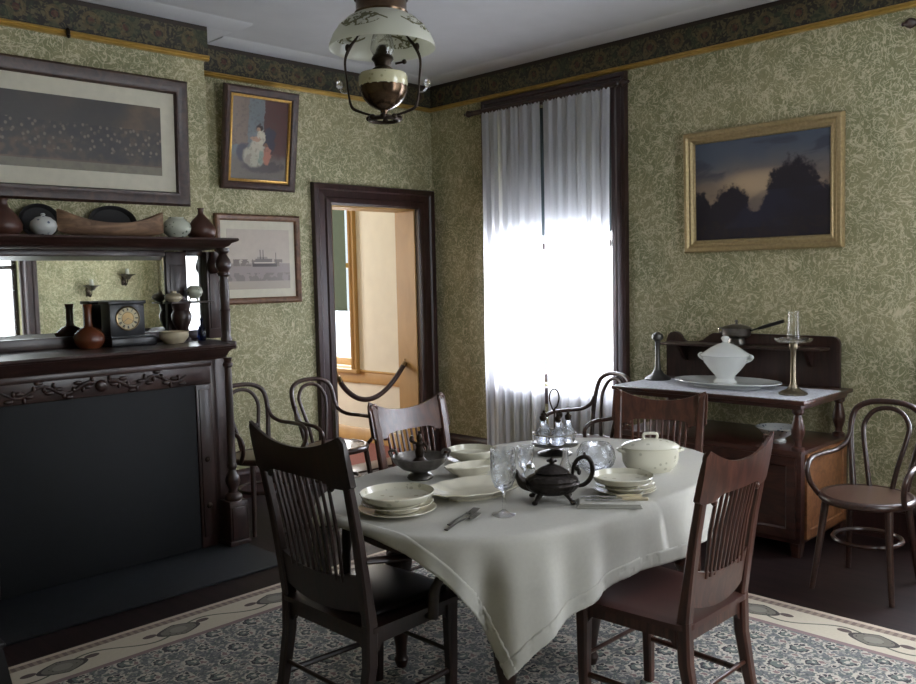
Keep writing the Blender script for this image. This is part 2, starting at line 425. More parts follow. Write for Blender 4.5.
def prism(bm, outline, f, w0, w1):
    """extrude a 2D outline between w0 and w1; f(u,v,w) -> xyz"""
    A = [bm.verts.new(f(u, v, w0)) for u, v in outline]; C = [bm.verts.new(f(u, v, w1)) for u, v in outline]
    n = len(A); bm.faces.new(A); bm.faces.new(C[::-1])
    for i in range(n): bm.faces.new((A[i], C[i], C[(i + 1) % n], A[(i + 1) % n]))
def ringframe(bm, w, h, prof, f, close=True):
    """mitred frame: prof = [(inset, depth)], f(u,v,d) -> xyz"""
    rings = [[bm.verts.new(f(sx * (w / 2 - i), sz * (h / 2 - i), d)) for sx, sz in ((-1, -1), (1, -1), (1, 1), (-1, 1))] for i, d in prof]
    pairs = list(zip(rings, rings[1:])) + ([(rings[-1], rings[0])] if close else [])
    for A, C in pairs:
        for k in range(4): bm.faces.new((A[k], A[(k + 1) % 4], C[(k + 1) % 4], C[k]))
def sheet(bm, f, nu, nv):
    """surface grid f(s,t) with s,t in 0..1"""
    V = [[bm.verts.new(f(i / nu, j / nv)) for j in range(nv + 1)] for i in range(nu + 1)]
    for i in range(nu):
        for j in range(nv): bm.faces.new((V[i][j], V[i + 1][j], V[i + 1][j + 1], V[i][j + 1]))
    return V
def blob(bm, c, r, sub=2):
    g = bmesh.ops.create_icosphere(bm, subdivisions=sub, radius=1.)['verts']
    if not isinstance(r, tuple): r = (r, r, r)
    for v in g: v.co = Vector((c[0] + v.co.x * r[0], c[1] + v.co.y * r[1], c[2] + v.co.z * r[2]))

# ------------------------------------------------------------------ the room
XW, YW, YB, HC = 5.348, 5.609, 5.235, 3.279
XB, YO = -1.0, -.5
TH = .23
def empty_struct(name):
    o = link(bpy.data.objects.new(name, None)); o['kind'] = 'structure'; return o

bm = B(); box(bm, (XB, YO, -.1), (XW, YW, 0)); struct('floor', bm, 'dark_floorboards')
bm = B(); box(bm, (XB - .2, YO - .2, HC), (XW + TH, 9.4, HC + .1)); struct('ceiling', bm, 'plaster_ceiling')
DX0, DX1, DZ = 4.205, 5.13, 2.195
bm = B()
box(bm, (XB, YW, 0), (DX0, YW + TH, HC)); box(bm, (DX1, YW, 0), (XW, YW + TH, HC)); box(bm, (DX0, YW, DZ), (DX1, YW + TH, HC))
struct('wall_left', bm, 'wallpaper')
bm = B(); box(bm, (.925, YB, 0), (2.955, YW - .001, HC)); struct('wall_chimney', bm, 'wallpaper')
# right wall with two windows: openings y0..y1, z0..z1
WZ0, WZ1 = .74, 2.92
W1, W2 = (3.68, 4.85), (.27, 1.40)
bm = B(); ys = [YO - .2, W2[0], W2[1], W1[0], W1[1], YW + TH]
for a, b in zip(ys, ys[1:]):
    if (a, b) in (W1, W2): box(bm, (XW, a, 0), (XW + TH, b, WZ0)); box(bm, (XW, a, WZ1), (XW + TH, b, HC))
    else: box(bm, (XW, a, 0), (XW + TH, b, HC))
struct('wall_right', bm, 'wallpaper')
W3 = (2.35, 3.62)
bm = B(); xs = [XB, W3[0], W3[1], XW]
box(bm, (XB, YO - TH, 0), (W3[0], YO, HC)); box(bm, (W3[1], YO - TH, 0), (XW, YO, HC))
box(bm, (W3[0], YO - TH, 0), (W3[1], YO, WZ0)); box(bm, (W3[0], YO - TH, WZ1), (W3[1], YO, HC)); struct('wall_front', bm, 'wallpaper')
bm = B(); box(bm, (XB - .2, YO - .2, 0), (XB, YW + TH, HC)); struct('wall_back', bm, 'wallpaper')

# baseboards, paper frieze, gilt picture rail
def run(bm, segs, prof):
    """sweep a (depth, z) profile along straight wall runs: (p0, p1, inward normal)"""
    for (x0, y0), (x1, y1), (nx, ny) in segs:
        A = [bm.verts.new((x0 + nx * d, y0 + ny * d, z)) for d, z in prof]; C = [bm.verts.new((x1 + nx * d, y1 + ny * d, z)) for d, z in prof]
        n = len(prof); bm.faces.new(A); bm.faces.new(C[::-1])
        for i in range(n): bm.faces.new((A[i], C[i], C[(i + 1) % n], A[(i + 1) % n]))
BP = [(0, 0), (.022, 0), (.022, .17), (.03, .175), (.03, .19), (.014, .215), (0, .22)]
bm = B(); run(bm, [((XW, YW), (XW, 4.97), (-1, 0)), ((XW, 3.53), (XW, YO), (-1, 0))], BP); struct('baseboard_right', bm, 'casing_wood')
bm = B(); run(bm, [((2.955, YW), (4.03, YW), (0, -1))], BP); struct('baseboard_left', bm, 'casing_wood')
bm = B(); run(bm, [((XB, YO), (XW, YO), (0, 1))], BP); struct('baseboard_front', bm, 'casing_wood')
FP = [(0, 3.078), (.006, 3.078), (.006, HC), (0, HC)]
RP = [(0, 3.046), (.018, 3.048), (.026, 3.056), (.02, 3.063), (.03, 3.07), (.024, 3.08), (0, 3.081)]
walls = {'left': [((2.955, YW), (XW, YW), (0, -1)), ((XB, YW), (.925, YW), (0, -1))], 'right': [((XW, YW), (XW, YO), (-1, 0))],
         'chimney': [((.925, YB), (2.955 + .03, YB), (0, -1)), ((2.955, YB), (2.955, YW), (1, 0))], 'front': [((XB, YO), (XW, YO), (0, 1))], 'back': [((XB, YO), (XB, YW), (1, 0))]}
for i, (k, sg) in enumerate(walls.items()):
    bm = B(); run(bm, sg, FP); struct('trim_%d' % (2 * i + 1), bm, 'frieze_paper')
    bm = B(); run(bm, sg, RP); struct('trim_%d' % (2 * i + 2), bm, 'rail_gold')

# door casing + jamb lining of the open doorway
door = empty_struct('door_1')
CP = [(0., 0.), (0., .045), (.015, .055), (.05, .05), (.06, .038), (.105, .034), (.115, .044), (.15, .04), (.157, .025), (.157, 0.)]
def casing(bm, a0, a1, ztop, prof, f, foot=0.):
    """three-sided mitred architrave around an opening a0..a1 up to ztop; prof = (offset outwards from the opening edge, proud)"""
    for side in range(3):
        if side == 0: e0 = lambda o, d: f(a0 - o, foot, d); e1 = lambda o, d: f(a0 - o, ztop + o, d)
        if side == 1: e0 = lambda o, d: f(a0 - o, ztop + o, d); e1 = lambda o, d: f(a1 + o, ztop + o, d)
        if side == 2: e0 = lambda o, d: f(a1 + o, ztop + o, d); e1 = lambda o, d: f(a1 + o, foot, d)
        A = [bm.verts.new(e0(o, d)) for o, d in prof]; C = [bm.verts.new(e1(o, d)) for o, d in prof]; n = len(prof)
        for i in range(n - 1): bm.faces.new((A[i], C[i], C[i + 1], A[i + 1]))
        if side == 0: bm.faces.new(A[::-1])
        if side == 2: bm.faces.new(C)
CPD = [(o * 1.07, d) for o, d in CP]; UM = (DX0 + DX1) / 2
bm = B(); casing(bm, DX0, DX1, DZ, CPD, lambda u, z, d: (u if u < DX1 else DX1 + (u - DX1) * 1.27, YW - d, z)); struct('casing', bm, 'casing_wood', door)
bm = B()
box(bm, (DX0 - .02, YW + .002, 0), (DX0 + .012, YW + TH + .02, DZ)); box(bm, (DX1 - .012, YW + .002, 0), (DX1 + .02, YW + TH + .02, DZ)); box(bm, (DX0 + .012, YW + .002, DZ - .012), (DX1 - .012, YW + TH + .02, DZ + .02))
struct('jamb', bm, 'tan_paint', door)
bm = B(); box(bm, (DX0, YW - .02, -.02), (DX1, YW + TH, .012), .004); struct('threshold', bm, 'mahogany_long', door)

# the hall beyond the doorway
bm = B(); box(bm, (1.8, YW, -.1), (XW, 9.2, -.001)); struct('floor_hall', bm, 'hall_carpet')
H4 = (6.78, 7.95); HZ = (.735, 2.75)
bm = B()
for a, b in ((YW + TH, H4[0]), H4, (H4[1], 9.2)):
    if (a, b) == H4: box(bm, (XW, a, 0), (XW + TH, b, HZ[0])); box(bm, (XW, a, HZ[1]), (XW + TH, b, HC))
    else: box(bm, (XW, a, 0), (XW + TH, b, HC))
struct('wall_hall_right', bm, 'hall_plaster')
bm = B(); box(bm, (1.8, 9.2, 0), (3.2, 9.4, HC)); box(bm, (4.6, 9.2, 0), (XW + TH, 9.4, HC)); box(bm, (3.2, 9.2, 0), (4.6, 9.4, .74)); box(bm, (3.2, 9.2, 2.75), (4.6, 9.4, HC)); struct('wall_hall_back', bm, 'hall_plaster')
bm = B(); box(bm, (1.6, YW + TH, 0), (1.8, 9.4, HC)); struct('wall_hall_left', bm, 'hall_plaster')
bm = B(); run(bm, [((XW, YW + TH), (XW, 9.2), (-1, 0)), ((XW, 9.2), (1.8, 9.2), (0, -1))], [(0, .585), (.02, .585), (.024, .60), (.02, .69), (.03, .70), (0, .71)]); struct('trim_11', bm, 'tan_paint')
bm = B(); run(bm, [((XW, YW + TH), (XW, 9.2), (-1, 0)), ((XW, 9.2), (1.8, 9.2), (0, -1))], [(0, 0), (.022, 0), (.022, .115), (.012, .13), (0, .13)]); struct('baseboard_hall', bm, 'tan_paint')

# windows
def window(name, y0, y1, z0, z1, f, mat, cw=.15, fr='casing_wood'):
    w = empty_struct(name)
    bm = B(); prof = [(o * cw / .157, d) for o, d in CP]
    casing(bm, y0, y1, z1, [(o * (1 if 1 else 1), d) for o, d in prof], f, foot=z0 - .02); struct('casing', bm, mat, w)
    bm = B()
    def fb(a, b, c, d, e, g):
        p, q = f(a, c, e), f(b, d, g); box(bm, tuple(min(p[i], q[i]) for i in range(3)), tuple(max(p[i], q[i]) for i in range(3)), .004)
    fb(y0 - cw - .03, y1 + cw - .03, z0 - .06, z0 - .02, -.02, .07); fb(y0 - cw, y1 + cw, z0 - .16, z0 - .06, 0., .02); struct('sill', bm, mat, w)
    bm = B(); zm = (z0 + z1) / 2
    for a, b, c, d in ((y0 - .02, y0 + .05, z0, z1), (y1 - .05, y1 + .02, z0, z1), (y0, y1, z0 - .02, z0 + .07), (y0, y1, z1 - .05, z1 + .02), (y0, y1, zm - .025, zm + .025)):
        fb(a, b, c, d, -.13, -.08)
    struct('sash', bm, fr, w)
    bm = B(); fb(y0 + .04, y1 - .04, z0 + .05, z1 - .04, -.107, -.103); struct('pane', bm, 'pane', w)
    return w
fR = lambda u, z, d: (XW - d, u, z)
window('window_1', *W1, WZ0, WZ1, fR, 'casing_wood', cw=.12)
window('window_2', *W2, WZ0, WZ1, fR, 'casing_wood', cw=.14)
window('window_3', *W3, WZ0, WZ1, lambda u, z, d: (u, YO + d, z), 'casing_wood', cw=.2)
window('window_4', *H4, *HZ, fR, 'tan_paint', cw=.075, fr='tan_paint')
window('added_hall_window', 3.2, 4.6, .74, 2.75, lambda u, z, d: (u, 9.2 - d, z), 'tan_paint', cw=.1, fr='tan_paint')  # unseen window, added so a lamp behind it can brighten the hall

# plaster border around the ceiling
bm = B(); run(bm, [((3.19, YW), (XW - .235, YW), (0, -1)), ((XW, YW), (XW, YO), (-1, 0)), ((.925, YB), (3.19, YB), (0, -1)), ((2.955, YB), (2.955, YW), (1, 0))], [(0, HC - .010), (.22, HC - .010), (.235, HC - .0005), (0, HC - .0005)]); struct('trim_12', bm, 'plaster_ceiling')
# curtains, rods, blinds
def curtain(name, y0, y1, z0, z1, x, label, group=None, folds=6, ph=0., mat='curtain_muslin', bulge=0.):
    bm = B(); n = int(folds * 14)
    def f(s, t):
        y = y0 + (y1 - y0) * s; z = z1 + (z0 - z1) * t
        a = .007 + .012 * min(1., t * 1.6)
        dx = a * sin(2 * pi * folds * s + ph + .6 * sin(3 * t + s * 7)) + .4 * a * sin(2 * pi * folds * 2.3 * s + 1.3 + ph)
        if t < .02: z += .008 * sin(2 * pi * folds * 3 * s)
        y += .012 * sin(2 * pi * folds * s * .5 + 4 * t) * t + bulge * sin(pi * min(1., t * 1.6)) * (s if bulge < 0 else 1 - s)
        return (x + dx, y, z)
    sheet(bm, f, n, 60)
    return solo(name, bm, mat, label, 'curtain', group=group, sharp=180)
curtain('curtain', 4.275, 4.885, .16, 2.918, 5.226, 'sheer white muslin curtain panel, left half of the window')
curtain('curtain', 3.635, 4.248, .16, 2.918, 5.226, 'sheer white muslin curtain panel, right half of the window', ph=1.7, bulge=.012)
curtain('curtain', .82, 1.53, .16, 2.918, 5.226, 'sheer white muslin curtain, far half of the window near the bentwood chair', folds=5)
curtain('curtain', .13, .80, .16, 2.918, 5.226, 'sheer white muslin curtain, near half of the window mirrored in the narrow side mirror', folds=5, ph=2.)
def rod(y0, y1, label):
    t = thing('curtain_rod', label, 'curtain rod', (5.27, (y0 + y1) / 2, 2.945))
    bm = B(); tube(bm, [(5.274, y0, 2.948), (5.274, y1, 2.948)], .021, 12); part('pole', bm, 'casing_wood', t)
    for y, s in ((y0, -1), (y1, 1)):
        bm = B(); P = [(0, 0), (.018, .002), (.024, .012), (.014, .022), (.026, .04), (.03, .055), (.022, .072), (.01, .085), (.012, .095), (0, .105)]
        lathe(bm, P, 16); bmesh.ops.rotate(bm, verts=bm.verts[:], matrix=Matrix.Rotation(-s * pi / 2, 3, 'X')); bmesh.ops.translate(bm, verts=bm.verts[:], vec=(5.274, y, 2.948))
        part('finial', bm, 'casing_wood', t)
    for y in (y0 + .1, y1 - .1):
        bm = B(); box(bm, (5.25, y - .012, 2.925), (5.31, y + .012, 2.962), .004); part('bracket', bm, 'casing_wood', t)
rod(3.60, 5.02, 'dark wooden curtain pole with turned finial above the muslin curtains')
rod(.08, 1.61, 'dark curtain pole with its finial showing near the ceiling right of the landscape painting')
def blind(y0, y1, z0, z1, x, mat, label):
    t = thing('roller_blind', label, 'blind', (x, (y0 + y1) / 2, z1))
    bm = B(); box(bm, (x - .0015, y0, z0), (x + .0015, y1, z1)); part('blind_cloth', bm, mat, t)
    bm = B(); tube(bm, [(x + .018, y0, z1 - .01), (x + .018, y1, z1 - .01)], .02, 12); part('roller', bm, mat, t)
    bm = B(); box(bm, (x - .006, y0, z0 - .012), (x + .006, y1, z0 + .012), .003); part('hem_bar', bm, mat, t)
blind(W1[0] + .04, W1[1] - .02, 1.93, WZ1 - .02, XW + .05, 'blind_cloth', 'dark roller blind half drawn behind the muslin curtains')
# hall window shade
blind(H4[0] + .15, H4[1] - .02, 1.30, HZ[1] - .02, XW + .04, 'green_shade', 'dark green shade half drawn in the hall window')

# woven rug
bm = B(); box(bm, (RX0, RY0, .001), (RX1, RY1, .012), .003); 
solo('rug', bm, 'persian_rug', 'patterned oriental rug with cream border under the dining table', 'rug')

# ------------------------------------------------------------------ fireplace
bm = B(); box(bm, (1.14, 4.10, 0), (2.74, YB, .014), .004); 
o = struct('hearth', bm, 'hearth_slate')
MX = 1.94
mt = thing('mantelpiece', 'dark carved mahogany mantelpiece with mirrored overmantel on the left wall', 'mantelpiece', (MX, 4.95, .014))
def mir(x): return 2 * MX - x
def both(fn):
    for s in (1, -1): fn(lambda x: x if s > 0 else mir(x))
def xb(bm, X, x0, x1, y0, y1, z0, z1, bev=.006):
    a, b = sorted((X(x0), X(x1))); box(bm, (a, y0, z0), (b, y1, z1), bev)
def f(X):
    bm = B(); xb(bm, X, 2.50, 2.60, 4.68, YB - .004, .014, 1.0)
    xb(bm, X, 2.515, 2.585, 4.672, 4.69, .08, .97, .004); p = part('pilaster', bm, 'mahogany', mt)
    for z in (.55, .27):
        bm = B(); blob(bm, (X(2.55), 4.668, z), (.018, .01, .018)); part('stud', bm, 'dark_bronze', p)
    bm = B(); xb(bm, X, 2.605, 2.65, 4.70, YB - .004, .014, 1.14); part('side_panel', bm, 'mahogany', mt)
    bm = B(); xb(bm, X, 2.63, 2.755, 4.575, 4.70, .014, .285); xb(bm, X, 2.642, 2.743, 4.568, 4.58, .05, .25, .008); xb(bm, X, 2.622, 2.762, 4.567, 4.70, .014, .045); part('pedestal', bm, 'mahogany', mt)
    bm = B(); c = (X(2.692), 4.638, 0); cu = (X(2.802), 4.832, 0)
    lathe(bm, [(0, .285), (.052, .285), (.056, .30), (.05, .315), (.03, .33), (.026, .35), (.038, .375), (.045, .40), (.04, .425), (.026, .45), (.022, .47), (.03, .485), (.03, .495), (.024, .51), (.024, .7), (.022, 1.0), (.02, 1.09), (.03, 1.10), (.03, 1.115), (.02, 1.125), (.026, 1.15), (0, 1.15)], 20, c); part('column', bm, 'mahogany', mt)
    bm = B()
    lathe(bm, [(0, 1.235), (.034, 1.235), (.036, 1.25), (.026, 1.27), (.03, 1.30), (.03, 1.42), (.034, 1.43), (.028, 1.44), (.03, 1.55), (.025, 1.635), (.038, 1.645), (.038, 1.66), (.03, 1.668), (.046, 1.69), (.05, 1.71), (.042, 1.74), (.026, 1.765), (.022, 1.775), (.04, 1.79), (.042, 1.812), (0, 1.812)], 20, cu); part('upper_column', bm, 'mahogany', mt)
    # overmantel pilasters and the strip between them
    bm = B(); xb(bm, X, 2.60, 2.845, 4.78, YB - .004, 1.185, 1.2345, .008); part('shelf_wing', bm, 'mahogany_long', mt)
    bm = B(); xb(bm, X, 2.60, 2.742, YB - .05, YB - .004, 1.236, 1.802); xb(bm, X, 2.625, 2.72, YB - .056, YB - .045, 1.29, 1.72, .005); part('overmantel_pilaster', bm, 'mahogany', mt)
    bm = B(); xb(bm, X, 2.862, 2.965, YB - .09, YB - .004, 1.236, 1.802); xb(bm, X, 2.875, 2.95, YB - .098, YB - .085, 1.30, 1.66, .005)
    lathe(bm, [(0, 1.66), (.03, 1.66), (.045, 1.68), (.05, 1.71), (.04, 1.745), (.028, 1.77), (.03, 1.80), (0, 1.80)], 16, (X(2.91), YB - .105, 0)); part('end_pilaster', bm, 'mahogany', mt)
    for a, b in ((1.775, 1.812), (1.236, 1.295)):
        bm = B(); xb(bm, X, 2.742, 2.862, YB - .045, YB - .004, a, b); part('side_rail', bm, 'mahogany', mt)
    bm = B(); xb(bm, X, 2.651, 2.80, 4.83, YB - .004, .014, 1.184); part('wing_panel', bm, 'mahogany', mt)
    bm = B(); xb(bm, X, 2.742, 2.862, YB - .03, YB - .012, 1.295, 1.775, 0); part('side_mirror', bm, 'mirror_glass', mt)
both(f)
bm = B(); box(bm, (mir(2.50), 4.68, 1.0), (2.50, YB - .004, 1.145), .004); box(bm, (mir(2.605), 4.69, 1.0), (2.605, YB - .004, 1.145), .004)
box(bm, (mir(2.60), 4.66, 1.108), (2.60, 4.69, 1.145), .006); fr = part('frieze_board', bm, 'mahogany_long', mt)
bm = B()                                                   # carved scrolling garland
for s in (1, -1):
    P = [(MX + s * u, 4.676, 1.055 + .024 * sin(u * 26.)) for u in [i * .02 for i in range(2, 26)]]
    tube(bm, smooth(P, 3), [.012, .010, .006], 8)
    for i in range(9):
        u = .06 + i * .05; zz = 1.055 + .024 * sin(u * 26.)
        blob(bm, (MX + s * (u + .012), 4.674, zz + (.022 if i % 2 else -.022)), (.024, .012, .012))
        blob(bm, (MX + s * (u - .012), 4.674, zz - (.014 if i % 2 else -.014)), (.01, .012, .018))
blob(bm, (MX, 4.672, 1.055), (.034, .018, .034)); part('carving', bm, 'mahogany', fr)
bm = B(); prof = [(4.66, 1.145), (4.652, 1.155), (4.64, 1.165), (4.63, 1.185), (4.61, 1.20), (4.605, 1.21), (4.592, 1.213), (4.585, 1.222), (4.592, 1.235), (YB - .004, 1.235), (YB - .004, 1.145)]
def shelf(name, prof, x1, ov):
    bm = B(); y0 = min(p[0] for p in prof)
    rings = []
    for s in (-1, 1):
        rings.append([bm.verts.new((MX + s * (x1 - MX - (y - y0) * ov if y < 5. else x1 - MX - .0 * ov), y, z)) for y, z in prof])
    n = len(prof); bm.faces.new(rings[0]); bm.faces.new(rings[1][::-1])
    for i in range(n): bm.faces.new((rings[0][i], rings[1][i], rings[1][(i + 1) % n], rings[0][(i + 1) % n]))
    return part(name, bm, 'mahogany_long', mt)
bm.free(); shelf('lower_shelf', prof, 2.725, .6)
shelf('upper_shelf', [(4.85, 1.811), (4.84, 1.818), (4.822, 1.826), (4.81, 1.842), (4.78, 1.852), (4.77, 1.86), (4.775, 1.872), (YB - .004, 1.872), (YB - .004, 1.811)], 2.885, .8)
bm = B(); box(bm, (mir(2.60), YB - .05, 1.772), (2.60, YB - .004, 1.812), .005); box(bm, (mir(2.60), YB - .05, 1.236), (2.60, YB - .004, 1.302), .005); part('overmantel_rail', bm, 'mahogany_long', mt)
bm = B(); w, h = 1.32, .475; zc = 1.5375
ringframe(bm, w, h, [(0, 0), (.028, .0035), (.028, .0)], lambda u, v, d: (MX + u, YB - .036 - d, zc + v), close=True)
x0, x1, z0, z1 = MX - w / 2 + .028, MX + w / 2 - .028, zc - h / 2 + .028, zc + h / 2 - .028
box(bm, (x0, YB - .0395, z0), (x1, YB - .012, z1)); part('mirror', bm, 'mirror_glass', mt, sharp=1)
bm = B(); box(bm, (2.565, 5.06, 1.473), (2.858, YB - .05, 1.484), .003); part('small_shelf', bm, 'mahogany_long', mt)
bm = B(); lathe(bm, [(0, 1.236), (.055, 1.236), (.055, 1.25), (.03, 1.27), (.026, 1.30), (.045, 1.33), (.062, 1.37), (.064, 1.40), (.05, 1.43), (.056, 1.45), (.062, 1.473), (0, 1.473)], 20, (2.655, 5.115, 0)); part('shelf_support', bm, 'mahogany', mt)

bm = B(); box(bm, (mir(2.498), 4.688, .016), (2.498, 4.712, .999), .003)
solo('fireboard', bm, 'black_paint', 'large flat black fireboard closing the fireplace opening', 'fireboard')
o = bpy.data.objects['fireboard']

# ---- things on the upper shelf (top z 1.865)
Z1 = 1.873
def onion(name, loc, prof, mat, label, cat, seg=28, group=None):
    bm = B(); lathe(bm, prof, seg); return solo(name, bm, mat, label, cat, loc, group=group)
t = thing('stoneware_jug', 'brown stoneware jug cut by the left edge on the mantel top', 'jug', (1.585, 4.97, Z1))
bm = B(); lathe(bm, [(0, 0), (.07, 0), (.095, .03), (.098, .06), (.08, .10), (.05, .135), (.032, .155), (.03, .18), (.036, .195), (.028, .195), (.024, .16), (0, .15)], 28); part('body', bm, 'dark_pottery', t, world=False)
bm = B(); tube(bm, smooth([(-.03, 0, .175), (-.075, 0, .17), (-.1, 0, .12), (-.09, 0, .07)], 6), .009, 8); part('handle', bm, 'dark_pottery', t, world=False)
t = thing('sugar_pot', 'small round blue and white lidded pot on the mantel top', 'pot', (1.79, 4.96, Z1))
bm = B(); lathe(bm, [(0, 0), (.038, 0), (.04, .008), (.062, .03), (.07, .055), (.064, .08), (.05, .092), (0, .092)], 28); part('body', bm, 'blue_china', t, world=False)
bm = B(); lathe(bm, [(0, .092), (.05, .092), (.04, .102), (.015, .108), (.01, .113), (.014, .119), (.008, .125), (0, .126)], 24); part('lid', bm, 'blue_china', t, world=False)
# two dark oval trays leaning on the wall
def tray(x, a, b, label, y0, tilt):
    t = thing('oval_tray', label, 'tray', (x, y0, Z1)); 
    bm = B(); lathe(bm, [(0, 0), (.8, 0), (.86, .012), (1., .022), (1.0, .03), (.85, .02), (.8, .008), (0, .008)], 48)
    for v in bm.verts: v.co = Vector((v.co.x * a, -v.co.z * .8 , v.co.y * b + b))
    bmesh.ops.rotate(bm, verts=bm.verts[:], matrix=Matrix.Rotation(tilt, 3, 'X')); part('dish', bm, 'oxblood_black', t, world=False)
tray(1.85, .115, .098, 'dark oval tray leaning on the wall behind the blue and white pot', 5.185, -.1)
tray(2.27, .15, .101, 'dark oval tray leaning on the wall behind the carved wooden boat bowl', 5.185, -.1)
# dugout boat-shaped bowl
bm = B(); L, N, K = .305, 40, 20
def hull(s, t, shrink=1., lift=0.):
    u = -1 + 2 * s; w = (1 - abs(u) ** 2.6) ** .6 * .062 * shrink; top = .080 + .072 * abs(u) ** 2.2
    a = pi * t; yy = -cos(a) * w; zz = top - (top - lift - .03 * abs(u) ** 4) * sin(a) ** .6
    return (u * L * (shrink ** .3), yy, zz)
out = sheet(bm, lambda s, t: hull(s, t), N, K); inn = sheet(bm, lambda s, t: hull(s, t, .84, .02), N, K)
for i in range(N):
    for j in (0, K):
        bm.faces.new((out[i][j], out[i + 1][j], inn[i + 1][j], inn[i][j]))
solo('wooden_boat_bowl', bm, 'bowl_wood', 'long boat-shaped wooden bowl at the centre of the mantel top', 'bowl', (2.165, 4.94, Z1), radians(-2))
t = thing('ginger_jar', 'round green and white china pot beside the brown bottle', 'pot', (2.57, 4.96, Z1))
bm = B(); lathe(bm, [(0, 0), (.045, 0), (.05, .01), (.078, .035), (.086, .062), (.08, .09), (.058, .112), (.046, .12), (.046, .128), (.038, .128), (.04, .11), (0, .1)], 32); part('body', bm, 'green_china', t, world=False)
onion('brown_bottle', (2.745, 4.98, Z1), [(0, 0), (.06, 0), (.082, .02), (.088, .05), (.08, .08), (.055, .115), (.03, .14), (.018, .155), (.016, .18), (.022, .192), (.012, .192), (.01, .16), (0, .15)], 'dark_pottery', 'squat brown pottery bottle with a narrow neck at the mantel top right end', 'bottle')

# ---- things on the lower shelf (top z 1.235)
Z2 = 1.236
onion('long_necked_vase', (2.045, 5.06, Z2), [(0, 0), (.062, 0), (.07, .01), (.086, .035), (.088, .055), (.078, .085), (.05, .112), (.026, .125), (.021, .14), (.02, .22), (.024, .245), (.026, .255), (.018, .255), (.015, .14), (0, .13)], 'brown_pottery', 'glossy brown vase with a round body and long neck left of the clock', 'vase')
t = thing('mantel_clock', 'black slate mantel clock with a round cream dial on the lower mantel shelf', 'clock', (2.262, 5.06, Z2))
bm = B(); box(bm, (-.122, -.085, 0), (.155, .075, .05), .006); box(bm, (-.118, -.075, .05), (.135, .07, .06), .003); part('base', bm, 'black_slate', t, world=False)
bm = B(); box(bm, (-.115, -.06, .06), (.095, .065, .248), .003); box(bm, (-.125, -.07, .248), (.105, .07, .268), .004); part('case', bm, 'black_slate', t, world=False)
bm = B(); lathe(bm, [(0, 0), (.066, 0), (.066, .006), (0, .006)], 40); bmesh.ops.rotate(bm, verts=bm.verts[:], matrix=Matrix.Rotation(pi / 2, 3, 'X')); bmesh.ops.translate(bm, verts=bm.verts[:], vec=(-.01, -.06, .165)); d = part('dial', bm, 'dial_cream', t, world=False)
bm = B(); ring = [(.072, 0), (.074, .006), (.07, .011), (.064, .008), (.064, 0)]; lathe(bm, ring, 40); lathe(bm, [(.034, .006), (.036, .0075), (.038, .006)], 32); bmesh.ops.rotate(bm, verts=bm.verts[:], matrix=Matrix.Rotation(pi / 2, 3, 'X')); bmesh.ops.translate(bm, verts=bm.verts[:], vec=(-.01, -.06, .165)); part('bezel', bm, 'brass', t, world=False)
bm = B(); lathe(bm, [(0, .0), (.034, .0), (.034, .0068), (0, .0068)], 28); bmesh.ops.rotate(bm, verts=bm.verts[:], matrix=Matrix.Rotation(pi / 2, 3, 'X')); bmesh.ops.translate(bm, verts=bm.verts[:], vec=(-.01, -.06, .165)); part('dial_center', bm, 'brass', t, world=False)
bm = B()
ROM = ['XII', 'I', 'II', 'III', 'IIII', 'V', 'VI', 'VII', 'VIII', 'IX', 'X', 'XI']
def dbar(a0, r0, a1, r1, w):                                 # a stroke on the dial from polar to polar
    p, q = Vector((r0 * sin(a0), r0 * cos(a0))), Vector((r1 * sin(a1), r1 * cos(a1))); n = (q - p).normalized(); n = Vector((-n.y, n.x)) * w
    vs = [bm.verts.new((-.01 + c.x, -.0685, .165 + c.y)) for c in (p - n, p + n, q + n, q - n)]; vb = [bm.verts.new((v.co.x, -.066, v.co.z)) for v in vs]
    bm.faces.new(vs); bm.faces.new(vb[::-1])
    for i in range(4): bm.faces.new((vs[i], vb[i], vb[(i + 1) % 4], vs[(i + 1) % 4]))
for h, s in enumerate(ROM):
    a = h * pi / 6; wid = {'I': .05, 'V': .1, 'X': .1}; tot = sum(wid[c] for c in s); p = a - tot / 2
    for c in s:
        w = wid[c]; m = p + w / 2
        if c == 'I': dbar(m, .045, m, .061, .0011)
        elif c == 'V': dbar(m - .045, .061, m, .045, .0011); dbar(m + .045, .061, m, .045, .0007)
        else: dbar(m - .045, .061, m + .06, .045, .0011); dbar(m + .045, .061, m - .06, .045, .0007)
        p += w
part('numerals', bm, 'black_lacquer', d, world=False)
bm = B(); dbar(0, 0, radians(232), .036, .0018); part('hour_hand', bm, 'black_lacquer', d, world=False)
bm = B(); dbar(0, 0, radians(118), .052, .0013); part('minute_hand', bm, 'black_lacquer', d, world=False)
onion('pottery_bowl', (2.52, 4.96, Z2), [(0, 0), (.055, 0), (.06, .006), (.082, .03), (.088, .05), (.086, .066), (.09, .072), (.084, .074), (.078, .06), (.055, .02), (0, .014)], 'cream_pot', 'wide cream pottery bowl on the lower mantel shelf right of the clock', 'bowl')
onion('squat_pot', (2.605, 5.11, 1.4845), [(0, 0), (.03, 0), (.034, .004), (.055, .022), (.056, .034), (.04, .05), (.02, .055), (.018, .064), (.022, .068), (.014, .068), (.012, .05), (0, .045)], 'cream_pot', 'small squat cream pot on the little overmantel shelf', 'pot')
t = thing('footed_pot', 'small round mottled pot on little feet before the bright side mirror', 'pot', (2.755, 5.118, 1.4845))
bm = B(); lathe(bm, [(0, .016), (.02, .016), (.044, .035), (.051, .06), (.046, .082), (.03, .098), (.022, .1), (.018, .092), (0, .088)], 24); part('body', bm, 'green_china', t, world=False)
